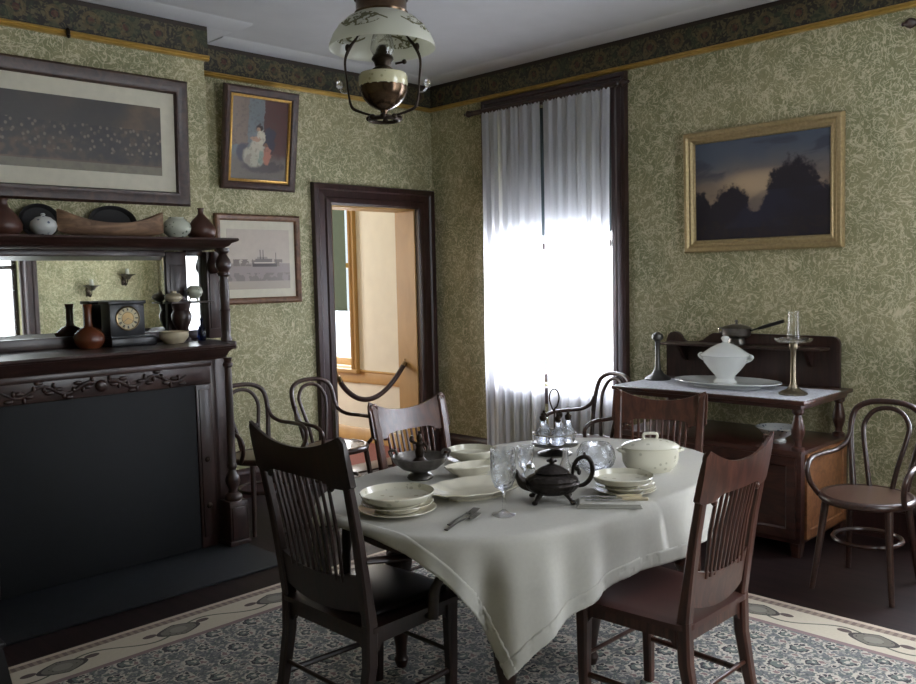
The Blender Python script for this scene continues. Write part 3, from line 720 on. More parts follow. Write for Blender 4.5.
for k in range(3):
    a = k * 2 * pi / 3 + .5; bm = B(); tube(bm, [(.026 * cos(a), .026 * sin(a), .026), (.032 * cos(a), .032 * sin(a), .006), (.036 * cos(a), .036 * sin(a), 0)], [.007, .005, .006], 8); part('foot', bm, 'green_china', t, world=False)
t = thing('blue_bottle', 'small cobalt blue glass bottle at the right end of the lower mantel shelf', 'bottle', (2.74, 5.02, Z2))
bm = B(); lathe(bm, [(0, 0), (.022, 0), (.026, .01), (.027, .05), (.022, .08), (.01, .1), (.009, .118), (.012, .122), (.006, .122), (0, .11)], 20); part('body', bm, 'blue_glass', t, world=False)
bm = B(); lathe(bm, [(0, .118), (.006, .12), (.011, .132), (.007, .145), (0, .15)], 16); part('stopper', bm, 'blue_glass', t, world=False)

# ------------------------------------------------------------------ pictures
def picture(name, label, cat, w, h, c, fy, prof, fmat, layers, lean=0., art=None, face='left'):
    """c = centre on the wall; layers = [(name, width, height, depth, material)]"""
    t = thing(name, label, cat, c, 0)
    F_ = (lambda u, v, d: (u, -d, v)) if face == 'left' else (lambda u, v, d: (-d, -u, v))
    bm = B(); ringframe(bm, w, h, prof, F_); part('frame', bm, fmat, t, world=False)
    for n, lw, lh, d, m in layers:
        bm = B(); p, q = F_(-lw / 2, -lh / 2, d - .004), F_(lw / 2, lh / 2, d)
        if n in ('liner', 'beading'): ringframe(bm, lw, lh, [(0, d - .01), (0, d), (.006, d + .004), (.012, d), (.018, d + .003), (.022, d - .01)], F_)
        else: box(bm, tuple(min(a, b) for a, b in zip(p, q)), tuple(max(a, b) for a, b in zip(p, q)))
        o = part(n, bm, m, t, world=False)
        if art and n == 'artwork': o['label'] = art
    t.rotation_euler = (lean, 0, 0)
    if face != 'left': t.rotation_euler = (0, -lean, 0)
    return t
PW = [(0, 0), (0, .03), (.014, .044), (.04, .042), (.06, .03), (.078, .032), (.088, .018), (.088, 0)]
picture('framed_photograph', 'long framed group photograph in a wide walnut frame above the mantel', 'picture', 1.73, .79, (1.94, YB - .004, 2.49), 0, PW, 'frame_walnut',
        [('mat', 1.62, .68, .012, 'mat_board'), ('artwork', 1.37, .42, .0135, 'group_photograph')], lean=.03)
t = picture('framed_print', 'dark framed colour print of a seated woman in white, upper left of the door', 'picture', .62, .725, (3.548, 5.538, 2.632), 0, [(0, 0), (0, .03), (.015, .04), (.04, .034), (.056, .022), (.06, .012), (.06, 0)], 'frame_walnut',
        [('beading', .51, .615, .018, 'gilt'), ('artwork', .49, .595, .010, 'figure_print')], lean=.145)
picture('framed_print', 'walnut framed sepia print of a steamboat below the figure print', 'picture', .72, .655, (3.545, YW - .004, 1.765), 0, [(0, 0), (0, .025), (.012, .034), (.03, .03), (.042, .02), (.046, .01), (.046, 0)], 'frame_oak',
        [('mat', .64, .575, .010, 'mat_board'), ('artwork', .53, .44, .0115, 'steamboat_print')])
picture('landscape_painting', 'dark landscape painting in a gilt frame on the right wall', 'picture', 1.06, .80, (XW - .012, 2.56, 2.13), 0, [(0, 0), (0, .03), (.01, .045), (.03, .05), (.042, .036), (.055, .038), (.07, .026), (.074, .028), (.082, .014), (.082, 0)], 'gilt_dull',
        [('artwork', .91, .65, .014, 'landscape_oil')], face='right', lean=.02)

t = thing('picture_hook', 'small dark picture hook on the gilt rail above the long photograph', 'hook', (2.075, YB - .03, 3.058))
bm = B(); tube(bm, smooth([(0, .012, .02), (0, -.006, .024), (0, -.01, .008), (0, -.006, -.012), (0, -.014, -.02), (0, -.022, -.01)], 4), [.009, .011, .011, .01, .008], 8); part('hook', bm, 'dark_bronze', t, world=False)

# ------------------------------------------------------------------ bentwood armchairs (local: front = -Y, origin on the floor)
def bentwood(label):
    t = thing('bentwood_armchair', label, 'chair', group='bentwood armchairs along the walls')
    m = 'bentwood'
    bm = B(); lathe(bm, [(0, .458), (.17, .458), (.2, .466), (.205, .47), (.17, .474), (0, .471)], 40, sy=1.02); part('seat', bm, 'cane', t, world=False)
    bm = B(); n = 48; tube(bm, [(.205 * cos(2 * pi * i / n), .209 * sin(2 * pi * i / n), .455) for i in range(n)], .021, 10, True); part('seat_rim', bm, m, t, world=False)
    for s in (1, -1):
        bm = B(); tube(bm, smooth([(s * .15, -.135, .44), (s * .165, -.165, .25), (s * .19, -.2, 0)], 6), [.019, .017, .013], 10); part('leg', bm, m, t, world=False)
        bm = B(); tube(bm, smooth([(s * .135, .165, .47), (s * .15, .18, .30), (s * .175, .235, 0)], 6), [.017, .016, .014], 10); part('leg', bm, m, t, world=False)
    P = [(.128, .165, .47), (.152, .2, .62), (.172, .24, .75), (.160, .27, .85), (.095, .285, .895), (0, .29, .905)]
    P = P + [(-x, y, z) for x, y, z in P[-2::-1]]
    bm = B(); tube(bm, smooth(P, 7), [.017, .016, .0155, .015, .0155, .016, .017], 12); part('back_loop', bm, m, t, world=False)
    P = [(.055, .19, .462), (.075, .205, .58), (.105, .24, .72), (.108, .265, .79), (.068, .28, .852), (0, .285, .872)]
    P = P + [(-x, y, z) for x, y, z in P[-2::-1]]
    bm = B(); tube(bm, smooth(P, 7), .0125, 12); part('inner_loop', bm, m, t, world=False)
    for s in (1, -1):
        P = [(s * .168, .225, .735), (s * .182, .2, .68), (s * .212, .14, .648), (s * .236, .02, .645), (s * .238, -.1, .64), (s * .232, -.165, .60), (s * .22, -.155, .53), (s * .205, -.09, .46)]
        bm = B(); tube(bm, smooth(P, 6), .0135, 10); part('arm', bm, m, t, world=False)
    bm = B(); tube(bm, [(.158 * cos(2 * pi * i / n), .165 * sin(2 * pi * i / n) + .012, .245) for i in range(n)], .011, 8, True); part('foot_ring', bm, m, t, world=False)
    return t
bw = bentwood('')
def place_bw(x, y, deg, label, first=[True]):
    o = bw if first[0] else copy_tree(bw); first[0] = False
    o.location = (x, y, .0005); o.rotation_euler = (0, 0, radians(deg)); o['label'] = label; return o
place_bw(3.56, 4.75, 0, 'bentwood armchair standing in front of the open doorway')
place_bw(3.065, 4.88, -4, 'bentwood armchair between the mantelpiece and the doorway chair')
place_bw(4.74, 3.53, -106, 'bentwood armchair between the muslin curtains and the sideboard')
place_bw(4.45, 1.57, -90, 'bentwood armchair standing alone at the right end of the sideboard')

# ------------------------------------------------------------------ dining chairs (local: front = -Y)
def dining_chair(name, label, W=.225, H=1.03, mat='chair_wood', seat_mat='seat_wood', arms=False, group=None, zs=.46):
    t = thing(name, label, 'chair', group=group); hw = W - .022; sw = .235; cat = mat
    ymid = .2
    def yb(z): return .20 + max(0., z - zs) * .15 + max(0., z - .8) * .06
    for s in (1, -1):
        bm = B(); bar(bm, [(s * (hw - .012), .275, 0), (s * (hw - .012), .235, .16), (s * (hw - .01), .205, .32), (s * (hw - .01), .2, zs)], [(.032, .034), (.036, .04), (.04, .046), (.04, .048)]); part('leg', bm, mat, t, world=False)
        bm = B(); Z = [zs, .6, .75, .88, .97, H - .02]; bar(bm, [(s * (hw - .01 + .012 * max(0, (z - zs)) / .5), yb(z), z) for z in Z], [(.04, .046), (.04, .036), (.038, .03), (.036, .028), (.034, .026), (.03, .022)]); part('back_post', bm, mat, t, world=False)
        bm = B(); bar(bm, [(s * (sw - .03), -.185, 0), (s * (sw - .028), -.19, .2), (s * (sw - .03), -.19, .34), (s * (sw - .03), -.19, zs - .025)], [(.034, .034), (.04, .04), (.046, .046), (.05, .05)]); part('leg', bm, mat, t, world=False)
        bm = B(); tube(bm, [(s * (sw - .03), -.185, .17), (s * (hw - .012), .235, .17)], .011, 8); part('stretcher', bm, mat, t, world=False)
    for y, x, z in ((-.185, sw - .03, .24), (.225, hw - .012, .21)):
        bm = B(); tube(bm, [(-x, y, z), (x, y, z)], [.008, .012, .008], 8); part('stretcher', bm, mat, t, world=False)
    # seat: saddled slab on an apron
    bm = B(); nu, nv = 18, 18
    def seat(s, q, top):
        v = -1 + 2 * q; u = -1 + 2 * s; y = -.235 * 1. + q * .46
        half = sw + .012 - (sw - hw - .004) * q - .03 * max(0, (abs(v) - .86) / .14) ** 2
        yy = y - (.018 * (1 - u * u) if q < .5 else 0) * (1 - 2 * q)
        dip = -.012 * (1 - u * u) * (1 - v * v); ed = max(abs(u), abs(v)) ** 14
        return (u * half, yy, zs + (dip - .008 * ed if top else -.032 + .006 * ed))
    a = sheet(bm, lambda s, q: seat(s, q, True), nu, nv); b = sheet(bm, lambda s, q: seat(s, q, False), nu, nv)
    for i in range(nu):
        for j in (0, nv): bm.faces.new((a[i][j], a[i + 1][j], b[i + 1][j], b[i][j]))
    for j in range(nv):
        for i in (0, nu): bm.faces.new((a[i][j], a[i][j + 1], b[i][j + 1], b[i][j]))
    part('seat', bm, seat_mat, t, world=False, sharp=60)
    bm = B()
    def apron(f, L):
        o = [(-L, 0), (L, 0), (L, -.075)] + [(L * (.92 - .12 * k / 6), -.075 + .03 * sin(pi / 2 * k / 6)) for k in range(1, 7)] + [(-L * (.80 + .12 * k / 6), -.075 + .03 * cos(pi / 2 * k / 6)) for k in range(0, 6)] + [(-L, -.075)]
        prism(bm, o, f, -.009, .009)
    z = zs - .028
    apron(lambda u, v, w: (u, -.195 + w, z + v), sw - .035); apron(lambda u, v, w: (u, .2 + w, z + v), hw - .02)
    for s in (1, -1): apron(lambda u, v, w: (s * (sw - .032 - (sw - hw - .02) * (u + .19) / .38) + w, u, z + v), .185)
    part('seat_frame', bm, mat, t, world=False)
    # crest rail with concave top and eared ends
    bm = B(); nu = 36; th = .011
    def crest(u):
        a = abs(u); top = H - .066 + .066 * min(1, a) ** 2.2
        if a > .93: top -= .030 * ((a - .93) / .07) ** 2
        bot = H - .185 if a > .66 else H - .185 + .022 * (1 - (a / .66) ** 8)
        if a > .9: bot += .012 * ((a - .9) / .1) ** 2
        return top, bot
    rows = []
    for i in range(nu + 1):
        u = -1 + 2 * i / nu; top, bot = crest(u); x = u * (W + .008); c = .026 * (1 - u * u); R = []
        for side in (1, -1):
            for k in range(5):
                f = k / 4 if side > 0 else 1 - k / 4; zz = bot + (top - bot) * f; R.append(bm.verts.new((x, yb(zz) + c + side * th * (1 - .45 * f ** 3), zz)))
        rows.append(R)
    for A, C in zip(rows, rows[1:]):
        n = len(A)
        for k in range(n): bm.faces.new((A[k], A[(k + 1) % n], C[(k + 1) % n], C[k]))
    bm.faces.new(rows[0][::-1]); bm.faces.new(rows[-1]); cr = part('crest_rail', bm, mat, t, world=False)
    for s in (1, -1):
        for yy in (-1,):
            bm = B(); zz = H - .038; lathe(bm, [(0, 0), (.019, 0), (.020, .006), (.013, .009), (.008, .006), (0, .010)], 16)
            new = [v for v in bm.verts if not v.tag]
            R = Matrix.Rotation(pi / 2 * (1 if yy < 0 else -1), 3, 'X')
            for v in new: v.co = R @ v.co + Vector((s * (W - .018), yb(zz) + .004 + yy * .009, zz)); v.tag = True
            part('rosette', bm, mat, cr, world=False)
    for s in (1, -1):
        bm = B(); blob(bm, (s * W * .66, yb(H - .16) + .012, H - .185), (.012, .012, .016)); part('drop', bm, mat, cr, world=False)
    # lower rail and spindles
    bm = B(); o = [(-1 + i / 10, .60 + .028 * abs(-1 + i / 10) ** 2) for i in range(21)] + [(1 - i / 10, .505 - .028 * (1 - abs(1 - i / 10) ** 2)) for i in range(21)]
    prism(bm, o, lambda u, v, w: (u * (hw - .024), yb(v) + .016 * (1 - u * u) + w, v), -.009, .009); part('lower_rail', bm, mat, t, world=False)
    for i in range(10):
        x = (-1 + 2 * i / 9) * W * .60; z0, z1 = .602, H - .155
        k = 1 - (x / W) ** 2
        bm = B(); tube(bm, [(x * .9, yb(z0) + .016, z0 - .01), (x * .95, yb(.75) + .02 * k, .75), (x, yb(z1) + .026 * k, z1)], [.0055, .0075, .0055], 7); part('spindle', bm, mat, t, world=False)
    if arms:
        for s in (1, -1):
            P = smooth([(s * (hw + .004), yb(.68) - .01, .68), (s * (hw + .03), .1, .668), (s * (sw + .03), -.06, .652), (s * (sw + .03), -.15, .642), (s * (sw + .022), -.19, .618), (s * (sw + .018), -.18, .60)], 6)
            bm = B(); tube(bm, P, [.018, .022, .028, .03, .026, .018], 12, flat=.55); part('arm', bm, mat, t, world=False)
            bm = B(); tube(bm, smooth([(s * (sw + .012), -.06, zs - .05), (s * (sw + .014), -.075, .5), (s * (sw + .03), -.095, .56), (s * (sw + .03), -.1, .64)], 6), [.024, .022, .016, .022, .02], 12); part('arm_support', bm, mat, t, world=False)
        bm = B(); box(bm, (-.19, -.2, zs - .008), (.19, .17, zs + .018), .014, 3); part('seat_pad', bm, 'black_leather', t, world=False)
    return t
cg = 'side chairs around the dining table'
c = dining_chair('dining_chair', 'spindle-back wooden dining chair with its back to the viewer, front right of the table', .222, 1.045, group=cg)
c.location = (2.625, 1.62, .013); c.rotation_euler = (0, 0, pi)
b = copy_tree(c); b.location = (2.745, 2.79, .013); b.rotation_euler = (0, 0, 0); b.scale = (1.06, 1., .985)
b['label'] = 'spindle-back dining chair on the far side, facing us in front of the doorway'
b = copy_tree(c); b.location = (3.495, 2.245, .013); b.rotation_euler = (0, 0, radians(-71.6)); b.scale = (1.03, 1., .965)
b['label'] = 'spindle-back dining chair at the right end, before the sideboard'
a = dining_chair('dining_armchair', 'dark spindle-back armchair at the near left end of the dining table', .262, 1.11, 'armchair_wood', 'armchair_wood', True)
a.location = (1.935, 2.395, .013); a.rotation_euler = (0, 0, radians(90))

# ------------------------------------------------------------------ dining table and cloth
TC, TA, TB, TN, TZ = (2.715, 2.29), .915, .59, 2.6, .765
def sup(t, a=TA, b=TB):
    c_, s_ = cos(t), sin(t)
    return Vector((TC[0] + a * math.copysign(abs(c_) ** (2 / TN), c_), TC[1] + b * math.copysign(abs(s_) ** (2 / TN), s_)))
tb = thing('dining_table', 'wooden dining table with turned legs under the white cloth', 'table', (TC[0], TC[1], .0125))
bm = B(); O = [tuple(sup(2 * pi * i / 96)) for i in range(96)]
prism(bm, O, lambda u, v, w: (u, v, w), TZ - .03, TZ); part('tabletop', bm, 'table_wood', tb)
bm = B(); O = [tuple(sup(2 * pi * i / 96, TA - .13, TB - .12)) for i in range(96)]; Oi = [tuple(sup(2 * pi * i / 96, TA - .155, TB - .145)) for i in range(96)]
n = 96; r = [[bm.verts.new((x, y, z)) for x, y in o] for o, z in ((O, TZ - .03), (O, TZ - .12), (Oi, TZ - .12), (Oi, TZ - .03))]
for A, C in zip(r, r[1:]):
    for k in range(n): bm.faces.new((A[k], A[(k + 1) % n], C[(k + 1) % n], C[k]))
part('apron', bm, 'table_wood', tb)
LP = [(0, .013), (.02, .013), (.026, .03), (.03, .045), (.022, .06), (.024, .1), (.034, .16), (.046, .22), (.05, .26), (.04, .30), (.028, .32), (.04, .335), (.042, .35), (.028, .365), (.03, .39), (.05, .42), (.056, .45), (.048, .485), (.032, .50), (.044, .515), (.044, .53), (.04, .54), (.04, TZ - .03), (0, TZ - .03)]
for x, y in ((2.24, 2.02), (3.26, 1.90), (2.26, 2.62), (3.26, 2.66), (2.80, 2.06)):
    bm = B(); lathe(bm, LP, 20, (x, y, 0)); part('leg', bm, 'table_wood', tb)
# white cloth: flat sheet laid over the superellipse and dropped over its edge
CX0, CX1, CY0, CY1 = 1.768, 3.66, 1.445, 3.0
OUT = [sup(2 * pi * i / 1440) for i in range(1440)]
def drape(x, y):
    y += .026 * (x - CX0) * (CY1 - y) / (CY1 - CY0)
    p = Vector((x, y)); q = abs((x - TC[0]) / TA) ** TN + abs((y - TC[1]) / TB) ** TN
    if q < 1: return (x, y, TZ + .004)
    qx, qy = (x - TC[0]) / TA, (y - TC[1]) / TB
    i0 = int(math.atan2(math.copysign(abs(qy) ** (TN / 2), qy), math.copysign(abs(qx) ** (TN / 2), qx)) / (2 * pi) * 1440) % 1440
    i = min(((i0 + k) % 1440 for k in range(-150, 151, 2)), key=lambda k: (OUT[k] - p).length_squared)
    d = (OUT[i] - p).length; nrm = (p - OUT[i]).normalized() if d > 1e-6 else Vector((0, 0))
    s = i / 1440 * 6.2
    R_ = .02; dd = max(0., d - R_ * .57)
    if d < R_ * 1.57: ang = d / R_; off = R_ * sin(ang); z = TZ + .004 - R_ * (1 - cos(ang))
    else: off = R_ + .06 * (d - R_ * 1.57); z = TZ + .004 - R_ - (d - R_ * 1.57) * .995
    rip = (sin(s * 9.5 + .6) * .55 + sin(s * 17.3 + 2.) * .35 + sin(s * 31. + .4) * .22) * min(1., dd / .16) * .030 * (1. + dd)
    off += rip + .006 * min(1., dd / .05)
    w = OUT[i] + nrm * off
    return (w.x, w.y, z)
bm = B(); NX, NY = 170, 140
V = [[None] * (NY + 1) for _ in range(NX + 1)]
for i in range(NX + 1):
    for j in range(NY + 1):
        x = CX0 + (CX1 - CX0) * i / NX; y = CY0 + (CY1 - CY0) * j / NY
        V[i][j] = bm.verts.new(drape(x, y))
for i in range(NX):
    for j in range(NY): bm.faces.new((V[i][j], V[i + 1][j], V[i + 1][j + 1], V[i][j + 1]))
cl = solo('tablecloth', bm, 'linen', 'white linen tablecloth hanging to a point at the near corner of the dining table', 'tablecloth', sharp=180)
so = cl.modifiers.new('thick', 'SOLIDIFY'); so.thickness = .0022; so.offset = 1.
# turned hem: a second, slightly raised strip along each edge
bm = B(); HW = .052
def hemstrip(fx):
    n = 150; rows = []
    for k in range(n + 1):
        R = []
        for m in range(7):
            x, y = fx(k / n, HW * m / 6); p = Vector(drape(x, y)); e = .004
            px, py = Vector(drape(x + e, y)), Vector(drape(x, y + e)); nr = (px - p).cross(py - p)
            nr = nr.normalized() if nr.length > 1e-12 else Vector((0, 0, 1))
            R.append(bm.verts.new(p + nr * .0042))
        rows.append(R)
    for A, C in zip(rows, rows[1:]):
        for m in range(6): bm.faces.new((A[m], A[m + 1], C[m + 1], C[m]))
hemstrip(lambda s, d: (CX0 + (CX1 - CX0) * s, CY0 + d)); hemstrip(lambda s, d: (CX0 + (CX1 - CX0) * s, CY1 - d))
hemstrip(lambda s, d: (CX0 + d, CY0 + (CY1 - CY0) * s)); hemstrip(lambda s, d: (CX1 - d, CY0 + (CY1 - CY0) * s))
h = part('hem', bm, 'linen', cl, world=False, sharp=180)
so = h.modifiers.new('thick', 'SOLIDIFY'); so.thickness = .0012; so.offset = 0.

# ------------------------------------------------------------------ tableware (cloth top z)
ZT = TZ + .0066
def plate_prof(r, h, foot=.55):
    return [(0, .0), (r * foot, 0), (r * foot, .004), (r * .62, .006), (r * .9, h * .8), (r, h), (r * .995, h + .003), (r * .9, h * .8 + .004), (r * .6, .010), (0, .009)]
def bowl_prof(r, h, foot=.5):
    return [(0, 0), (r * foot, 0), (r * foot, .006), (r * .72, .012), (r * .92, h * .55), (r, h), (r * .985, h + .003), (r * .9, h * .6), (r * .68, .02), (0, .015)]
def dish(name, loc, prof, mat, label, cat, sx=1., sy=1., rz=0., wob=None, seg=48, group=None):
    bm = B(); lathe(bm, prof, seg, sx=sx, sy=sy, wob=wob); return solo(name, bm, mat, label, cat, loc, rz, group=group)
dish('dinner_plate', (1.985, 2.30, ZT), plate_prof(.138, .018), 'cream_china', 'cream plate at the bottom of the stack beside the armchair', 'plate')
dish('soup_plate', (1.985, 2.30, ZT + .012), plate_prof(.128, .026, .62), 'cream_china', 'second cream plate in the stack beside the armchair, under the floral bowl', 'plate')
dish('serving_bowl', (1.985, 2.30, ZT + .028), bowl_prof(.136, .045, .6), 'floral_china', 'shallow floral bowl on top of the plates beside the armchair', 'bowl', 1., .96)
dish('dinner_plate', (2.735, 2.655, ZT), plate_prof(.105, .02), 'cream_china', 'cream plate under the floral bowl at the far edge of the table', 'plate')
dish('serving_bowl', (2.735, 2.655, ZT + .014), bowl_prof(.108, .05, .55), 'floral_china', 'round floral bowl at the far edge of the table by the curtains', 'bowl')
scal = lambda a, r, z: .028 * sin(14 * a) * (r > .1)
dish('platter', (2.335, 2.25, ZT), [(0, 0), (.12, 0), (.122, .008), (.15, .014), (.19, .032), (.205, .036), (.204, .040), (.188, .036), (.14, .018), (.1, .014), (0, .012)], 'cream_china', 'large oval cream platter with a ruffled rim in the middle left of the table', 'platter', 1.02, .66, radians(-14), scal, 112)
dish('relish_dish', (2.57, 2.49, ZT), [(0, 0), (.07, 0), (.072, .008), (.1, .02), (.128, .044), (.126, .048), (.095, .026), (.06, .014), (0, .012)], 'cream_china', 'narrow oval cream dish with a crimped rim behind the large platter', 'dish', 1., .5, radians(-18), scal, 112)
# silver footed basket with figure handle
t = thing('silver_basket', 'tarnished silver footed bowl with a figure on its handle at the left of the table', 'bowl', (2.39, 2.62, ZT), radians(-45))
bm = B(); lathe(bm, [(0, 0), (.05, 0), (.055, .006), (.05, .016), (.032, .026), (.04, .034), (.075, .044), (.105, .07), (.113, .09), (.117, .094), (.113, .096), (.10, .072), (.07, .05), (0, .044)], 40, wob=lambda a, r, z: .03 * sin(10 * a) * (r > .1)); part('bowl', bm, 'tarnished_silver', t, world=False)
bm = B()
for s in (1, -1): tube(bm, smooth([(s * .115, 0, .09), (s * .125, 0, .115), (s * .10, 0, .118), (s * .092, 0, .10)], 6), .006, 8)
tube(bm, [(0, 0, .045), (0, 0, .075)], [.02, .01], 10); part('handle', bm, 'tarnished_silver', t, world=False)
bm = B(); lathe(bm, [(0, .06), (.028, .062), (.03, .075), (.016, .09), (.02, .115), (.014, .13), (.018, .145), (.01, .156), (.013, .166), (.012, .178), (.004, .188), (.006, .197), (0, .2)], 14, sy=.8)
tube(bm, smooth([(.015, 0, .148), (.034, -.01, .13), (.024, -.02, .112)], 4), .006, 7); tube(bm, smooth([(-.015, 0, .148), (-.036, 0, .16), (-.03, 0, .18)], 4), .006, 7); part('figure', bm, 'dark_bronze', t, world=False)
# goblets
def goblet(loc, k, label):
    t = thing('goblet', label, 'glass', loc)
    bm = B(); lathe(bm, [(0, .0), (.04, 0), (.041, .003), (.02, .009), (.006, .02), (.005, .05), (.0065, .08), (.009, .086), (0, .087)], 32); bmesh.ops.scale(bm, verts=bm.verts[:], vec=(k, k, k)); part('stem', bm, 'clear_glass', t, world=False)
    bm = B(); lathe(bm, [(0, .0865), (.012, .088), (.03, .10), (.042, .13), (.045, .17), (.044, .225), (.0445, .235), (.0425, .235), (.042, .225), (.0425, .17), (.0395, .132), (.028, .105), (.01, .094), (0, .093)], 36); bmesh.ops.scale(bm, verts=bm.verts[:], vec=(k, k, k)); part('bowl', bm, 'cut_glass', t, world=False)
goblet((2.20, 1.985, ZT), 1.0, 'tall cut glass goblet standing in front left of the dark teapot')
t = thing('spoon_holder', 'small cut glass tumbler behind the tall goblet', 'glass', (2.70, 2.31, ZT))
bm = B(); lathe(bm, [(0, 0), (.026, 0), (.028, .004), (.012, .014), (.012, .024), (.028, .04), (.033, .08), (.036, .125), (.033, .125), (.03, .08), (.025, .045), (0, .036)], 32, wob=lambda a, r, z: .04 * sin(8 * a) * (z > .04)); part('body', bm, 'cut_glass', t, world=False)
t = thing('salt_shaker', 'little glass shaker with a metal cap between goblet and castor stand', 'shaker', (2.60, 2.20, ZT))
bm = B(); lathe(bm, [(0, 0), (.022, 0), (.026, .01), (.024, .05), (.017, .066), (0, .066)], 20, wob=lambda a, r, z: .04 * sin(8 * a)); part('body', bm, 'cut_glass', t, world=False)
bm = B(); lathe(bm, [(0, .066), (.018, .066), (.018, .076), (.012, .084), (0, .086)], 16); part('cap', bm, 'silver', t, world=False)
# castor stand with cruet bottles
cx, cy = 3.12, 2.49
t = thing('castor_stand', 'silver castor stand with a tall loop handle at the centre of the table', 'castor stand', (cx, cy, ZT))
bm = B(); lathe(bm, [(0, 0), (.075, 0), (.08, .006), (.05, .016), (.022, .024), (.022, .034), (.05, .042), (.106, .046), (.11, .052), (.106, .055), (0, .055)], 36); part('base', bm, 'tarnished_silver', t, world=False)
bm = B(); n = 48
for z in (.10,): tube(bm, [(.1 * cos(2 * pi * i / n), .1 * sin(2 * pi * i / n), z) for i in range(n)], .0035, 6, True)
for k in range(5):
    a = 2 * pi * k / 5 + .3; tube(bm, [(.1 * cos(a + .63), .1 * sin(a + .63), .05), (.1 * cos(a + .63), .1 * sin(a + .63), .10)], .003, 6)
part('gallery', bm, 'silver', t, world=False)
bm = B(); q = .7071
H_ = [(0, .0, .05), (0, 0, .2), (.012, 0, .222), (.022, 0, .26), (.016, 0, .292), (0, 0, .304), (-.016, 0, .292), (-.022, 0, .26), (-.012, 0, .222), (0, 0, .2)]
tube(bm, smooth([(x * q, -x * q, z) for x, y, z in H_], 5), .0035, 7); part('handle', bm, 'dark_bronze', t, world=False)
def cruet(x, y, z, label, group, h=.15):
    t = thing('cruet_bottle', label, 'bottle', (x, y, z), group=group); k = h / .15
    bm = B(); lathe(bm, [(0, 0), (.02, 0), (.026, .006), (.029, .03), (.026, .062), (.013, .085), (.011, .115), (.014, .12), (.009, .12), (.009, .09), (.022, .06), (.024, .03), (.02, .01), (0, .008)], 20, wob=lambda a, r, zz: .05 * sin(8 * a) * (zz < .09)); part('body', bm, 'cut_glass', t, world=False)
    bm = B(); lathe(bm, [(0, .112), (.0125, .121), (.014, .126), (.014, .14), (.008, .146), (.005, .15), (.006, .156), (0, .16)], 14); part('stopper', bm, 'dark_bronze', t, world=False)
    return t
cr = cruet(cx, cy, ZT + .056, 'clear glass cruet bottle with dark stopper held in the castor stand', 'cruet bottles in the castor stand')
for k in range(5):
    a = 2 * pi * k / 5 + .3; o = cr if k == 0 else copy_tree(cr); o.location = (cx + .063 * cos(a), cy + .063 * sin(a), ZT + .056); o.scale = (1.12, 1.12, .9)
t = thing('oil_bottle', 'clear conical glass bottle right behind the dark teapot', 'bottle', (2.76, 2.15, ZT))
bm = B(); lathe(bm, [(0, 0), (.036, 0), (.038, .006), (.032, .03), (.016, .075), (.011, .10), (.014, .125), (.011, .125), (.008, .1), (.013, .075), (.029, .03), (.033, .01), (0, .008)], 24); part('body', bm, 'clear_glass', t, world=False)
# dark silver teapot
t = thing('teapot', 'dark tarnished silver teapot with scrolled handle at the front of the table', 'teapot', (2.455, 1.975, ZT), radians(-45))
m = 'teapot_silver'; sq = .82
bm = B(); lathe(bm, [(0, .026), (.05, .028), (.08, .038), (.098, .056), (.103, .068), (.096, .076), (.098, .082), (.088, .092), (.07, .102), (.06, .106), (0, .106)], 48, sy=sq, wob=lambda a, r, z: .018 * sin(12 * a) * (.03 < z < .1)); part('body', bm, m, t, world=False)
bm = B(); lathe(bm, [(0, .104), (.062, .106), (.064, .11), (.05, .12), (.034, .130), (.018, .136), (.008, .14), (.012, .147), (.012, .152), (.005, .16), (0, .165)], 40, sy=sq); blob(bm, (.012, 0, .15), (.008, .006, .006)); blob(bm, (-.012, 0, .15), (.008, .006, .006)); part('lid', bm, m, t, world=False)
bm = B(); tube(bm, smooth([(-.07, 0, .06), (-.102, 0, .068), (-.120, 0, .088), (-.128, 0, .108), (-.136, 0, .116)], 6), [.026, .022, .014, .010, .009], 12); part('spout', bm, m, t, world=False)
bm = B(); tube(bm, smooth([(.075, 0, .098), (.082, 0, .13), (.095, 0, .152), (.12, 0, .162), (.14, 0, .15), (.15, 0, .115), (.14, 0, .08), (.115, 0, .058), (.085, 0, .056)], 6), [.006, .008, .008, .008, .009, .009, .009, .008, .007], 10)
blob(bm, (.12, 0, .171), (.006, .006, .009)); blob(bm, (.092, 0, .118), (.012, .008, .008)); blob(bm, (.1, 0, .106), (.008, .007, .012)); part('handle', bm, m, t, world=False)
for sx, sy in ((1, 1), (1, -1), (-1, 1), (-1, -1)):
    bm = B(); tube(bm, smooth([(sx * .045, sy * .04, .04), (sx * .06, sy * .05, .02), (sx * .066, sy * .056, .006)], 4), [.012, .008, .007], 8); blob(bm, (sx * .069, sy * .058, .0085), (.012, .011, .0085)); part('foot', bm, m, t, world=False)
# crystal bowl, tureen, stack
t = thing('crystal_bowl', 'round cut crystal bowl left of the white covered dish', 'bowl', (2.955, 2.14, ZT))
bm = B(); lathe(bm, [(0, 0), (.045, 0), (.05, .006), (.075, .03), (.084, .06), (.078, .09), (.064, .112), (.06, .118), (.057, .116), (.072, .09), (.078, .06), (.069, .033), (.04, .012), (0, .010)], 40, wob=lambda a, r, z: .012 * sin(12 * a + z * 60) * (r > .04)); part('body', bm, 'cut_glass', t, world=False)
t = thing('ladle', 'silver ladle lying beside the white covered dish', 'ladle', (2.99, 2.26, ZT), radians(8))
bm = B(); tube(bm, smooth([(.01, 0, .006), (.08, 0, .012), (.16, .01, .006)], 5), [.0035, .003, .006], 8, flat=.6); part('handle', bm, 'silver', t, world=False)
bm = B(); lathe(bm, [(0, 0), (.02, .003), (.028, .012), (.026, .012), (.018, .006), (0, .003)], 20, sx=1.2); part('bowl', bm, 'silver', t, world=False)
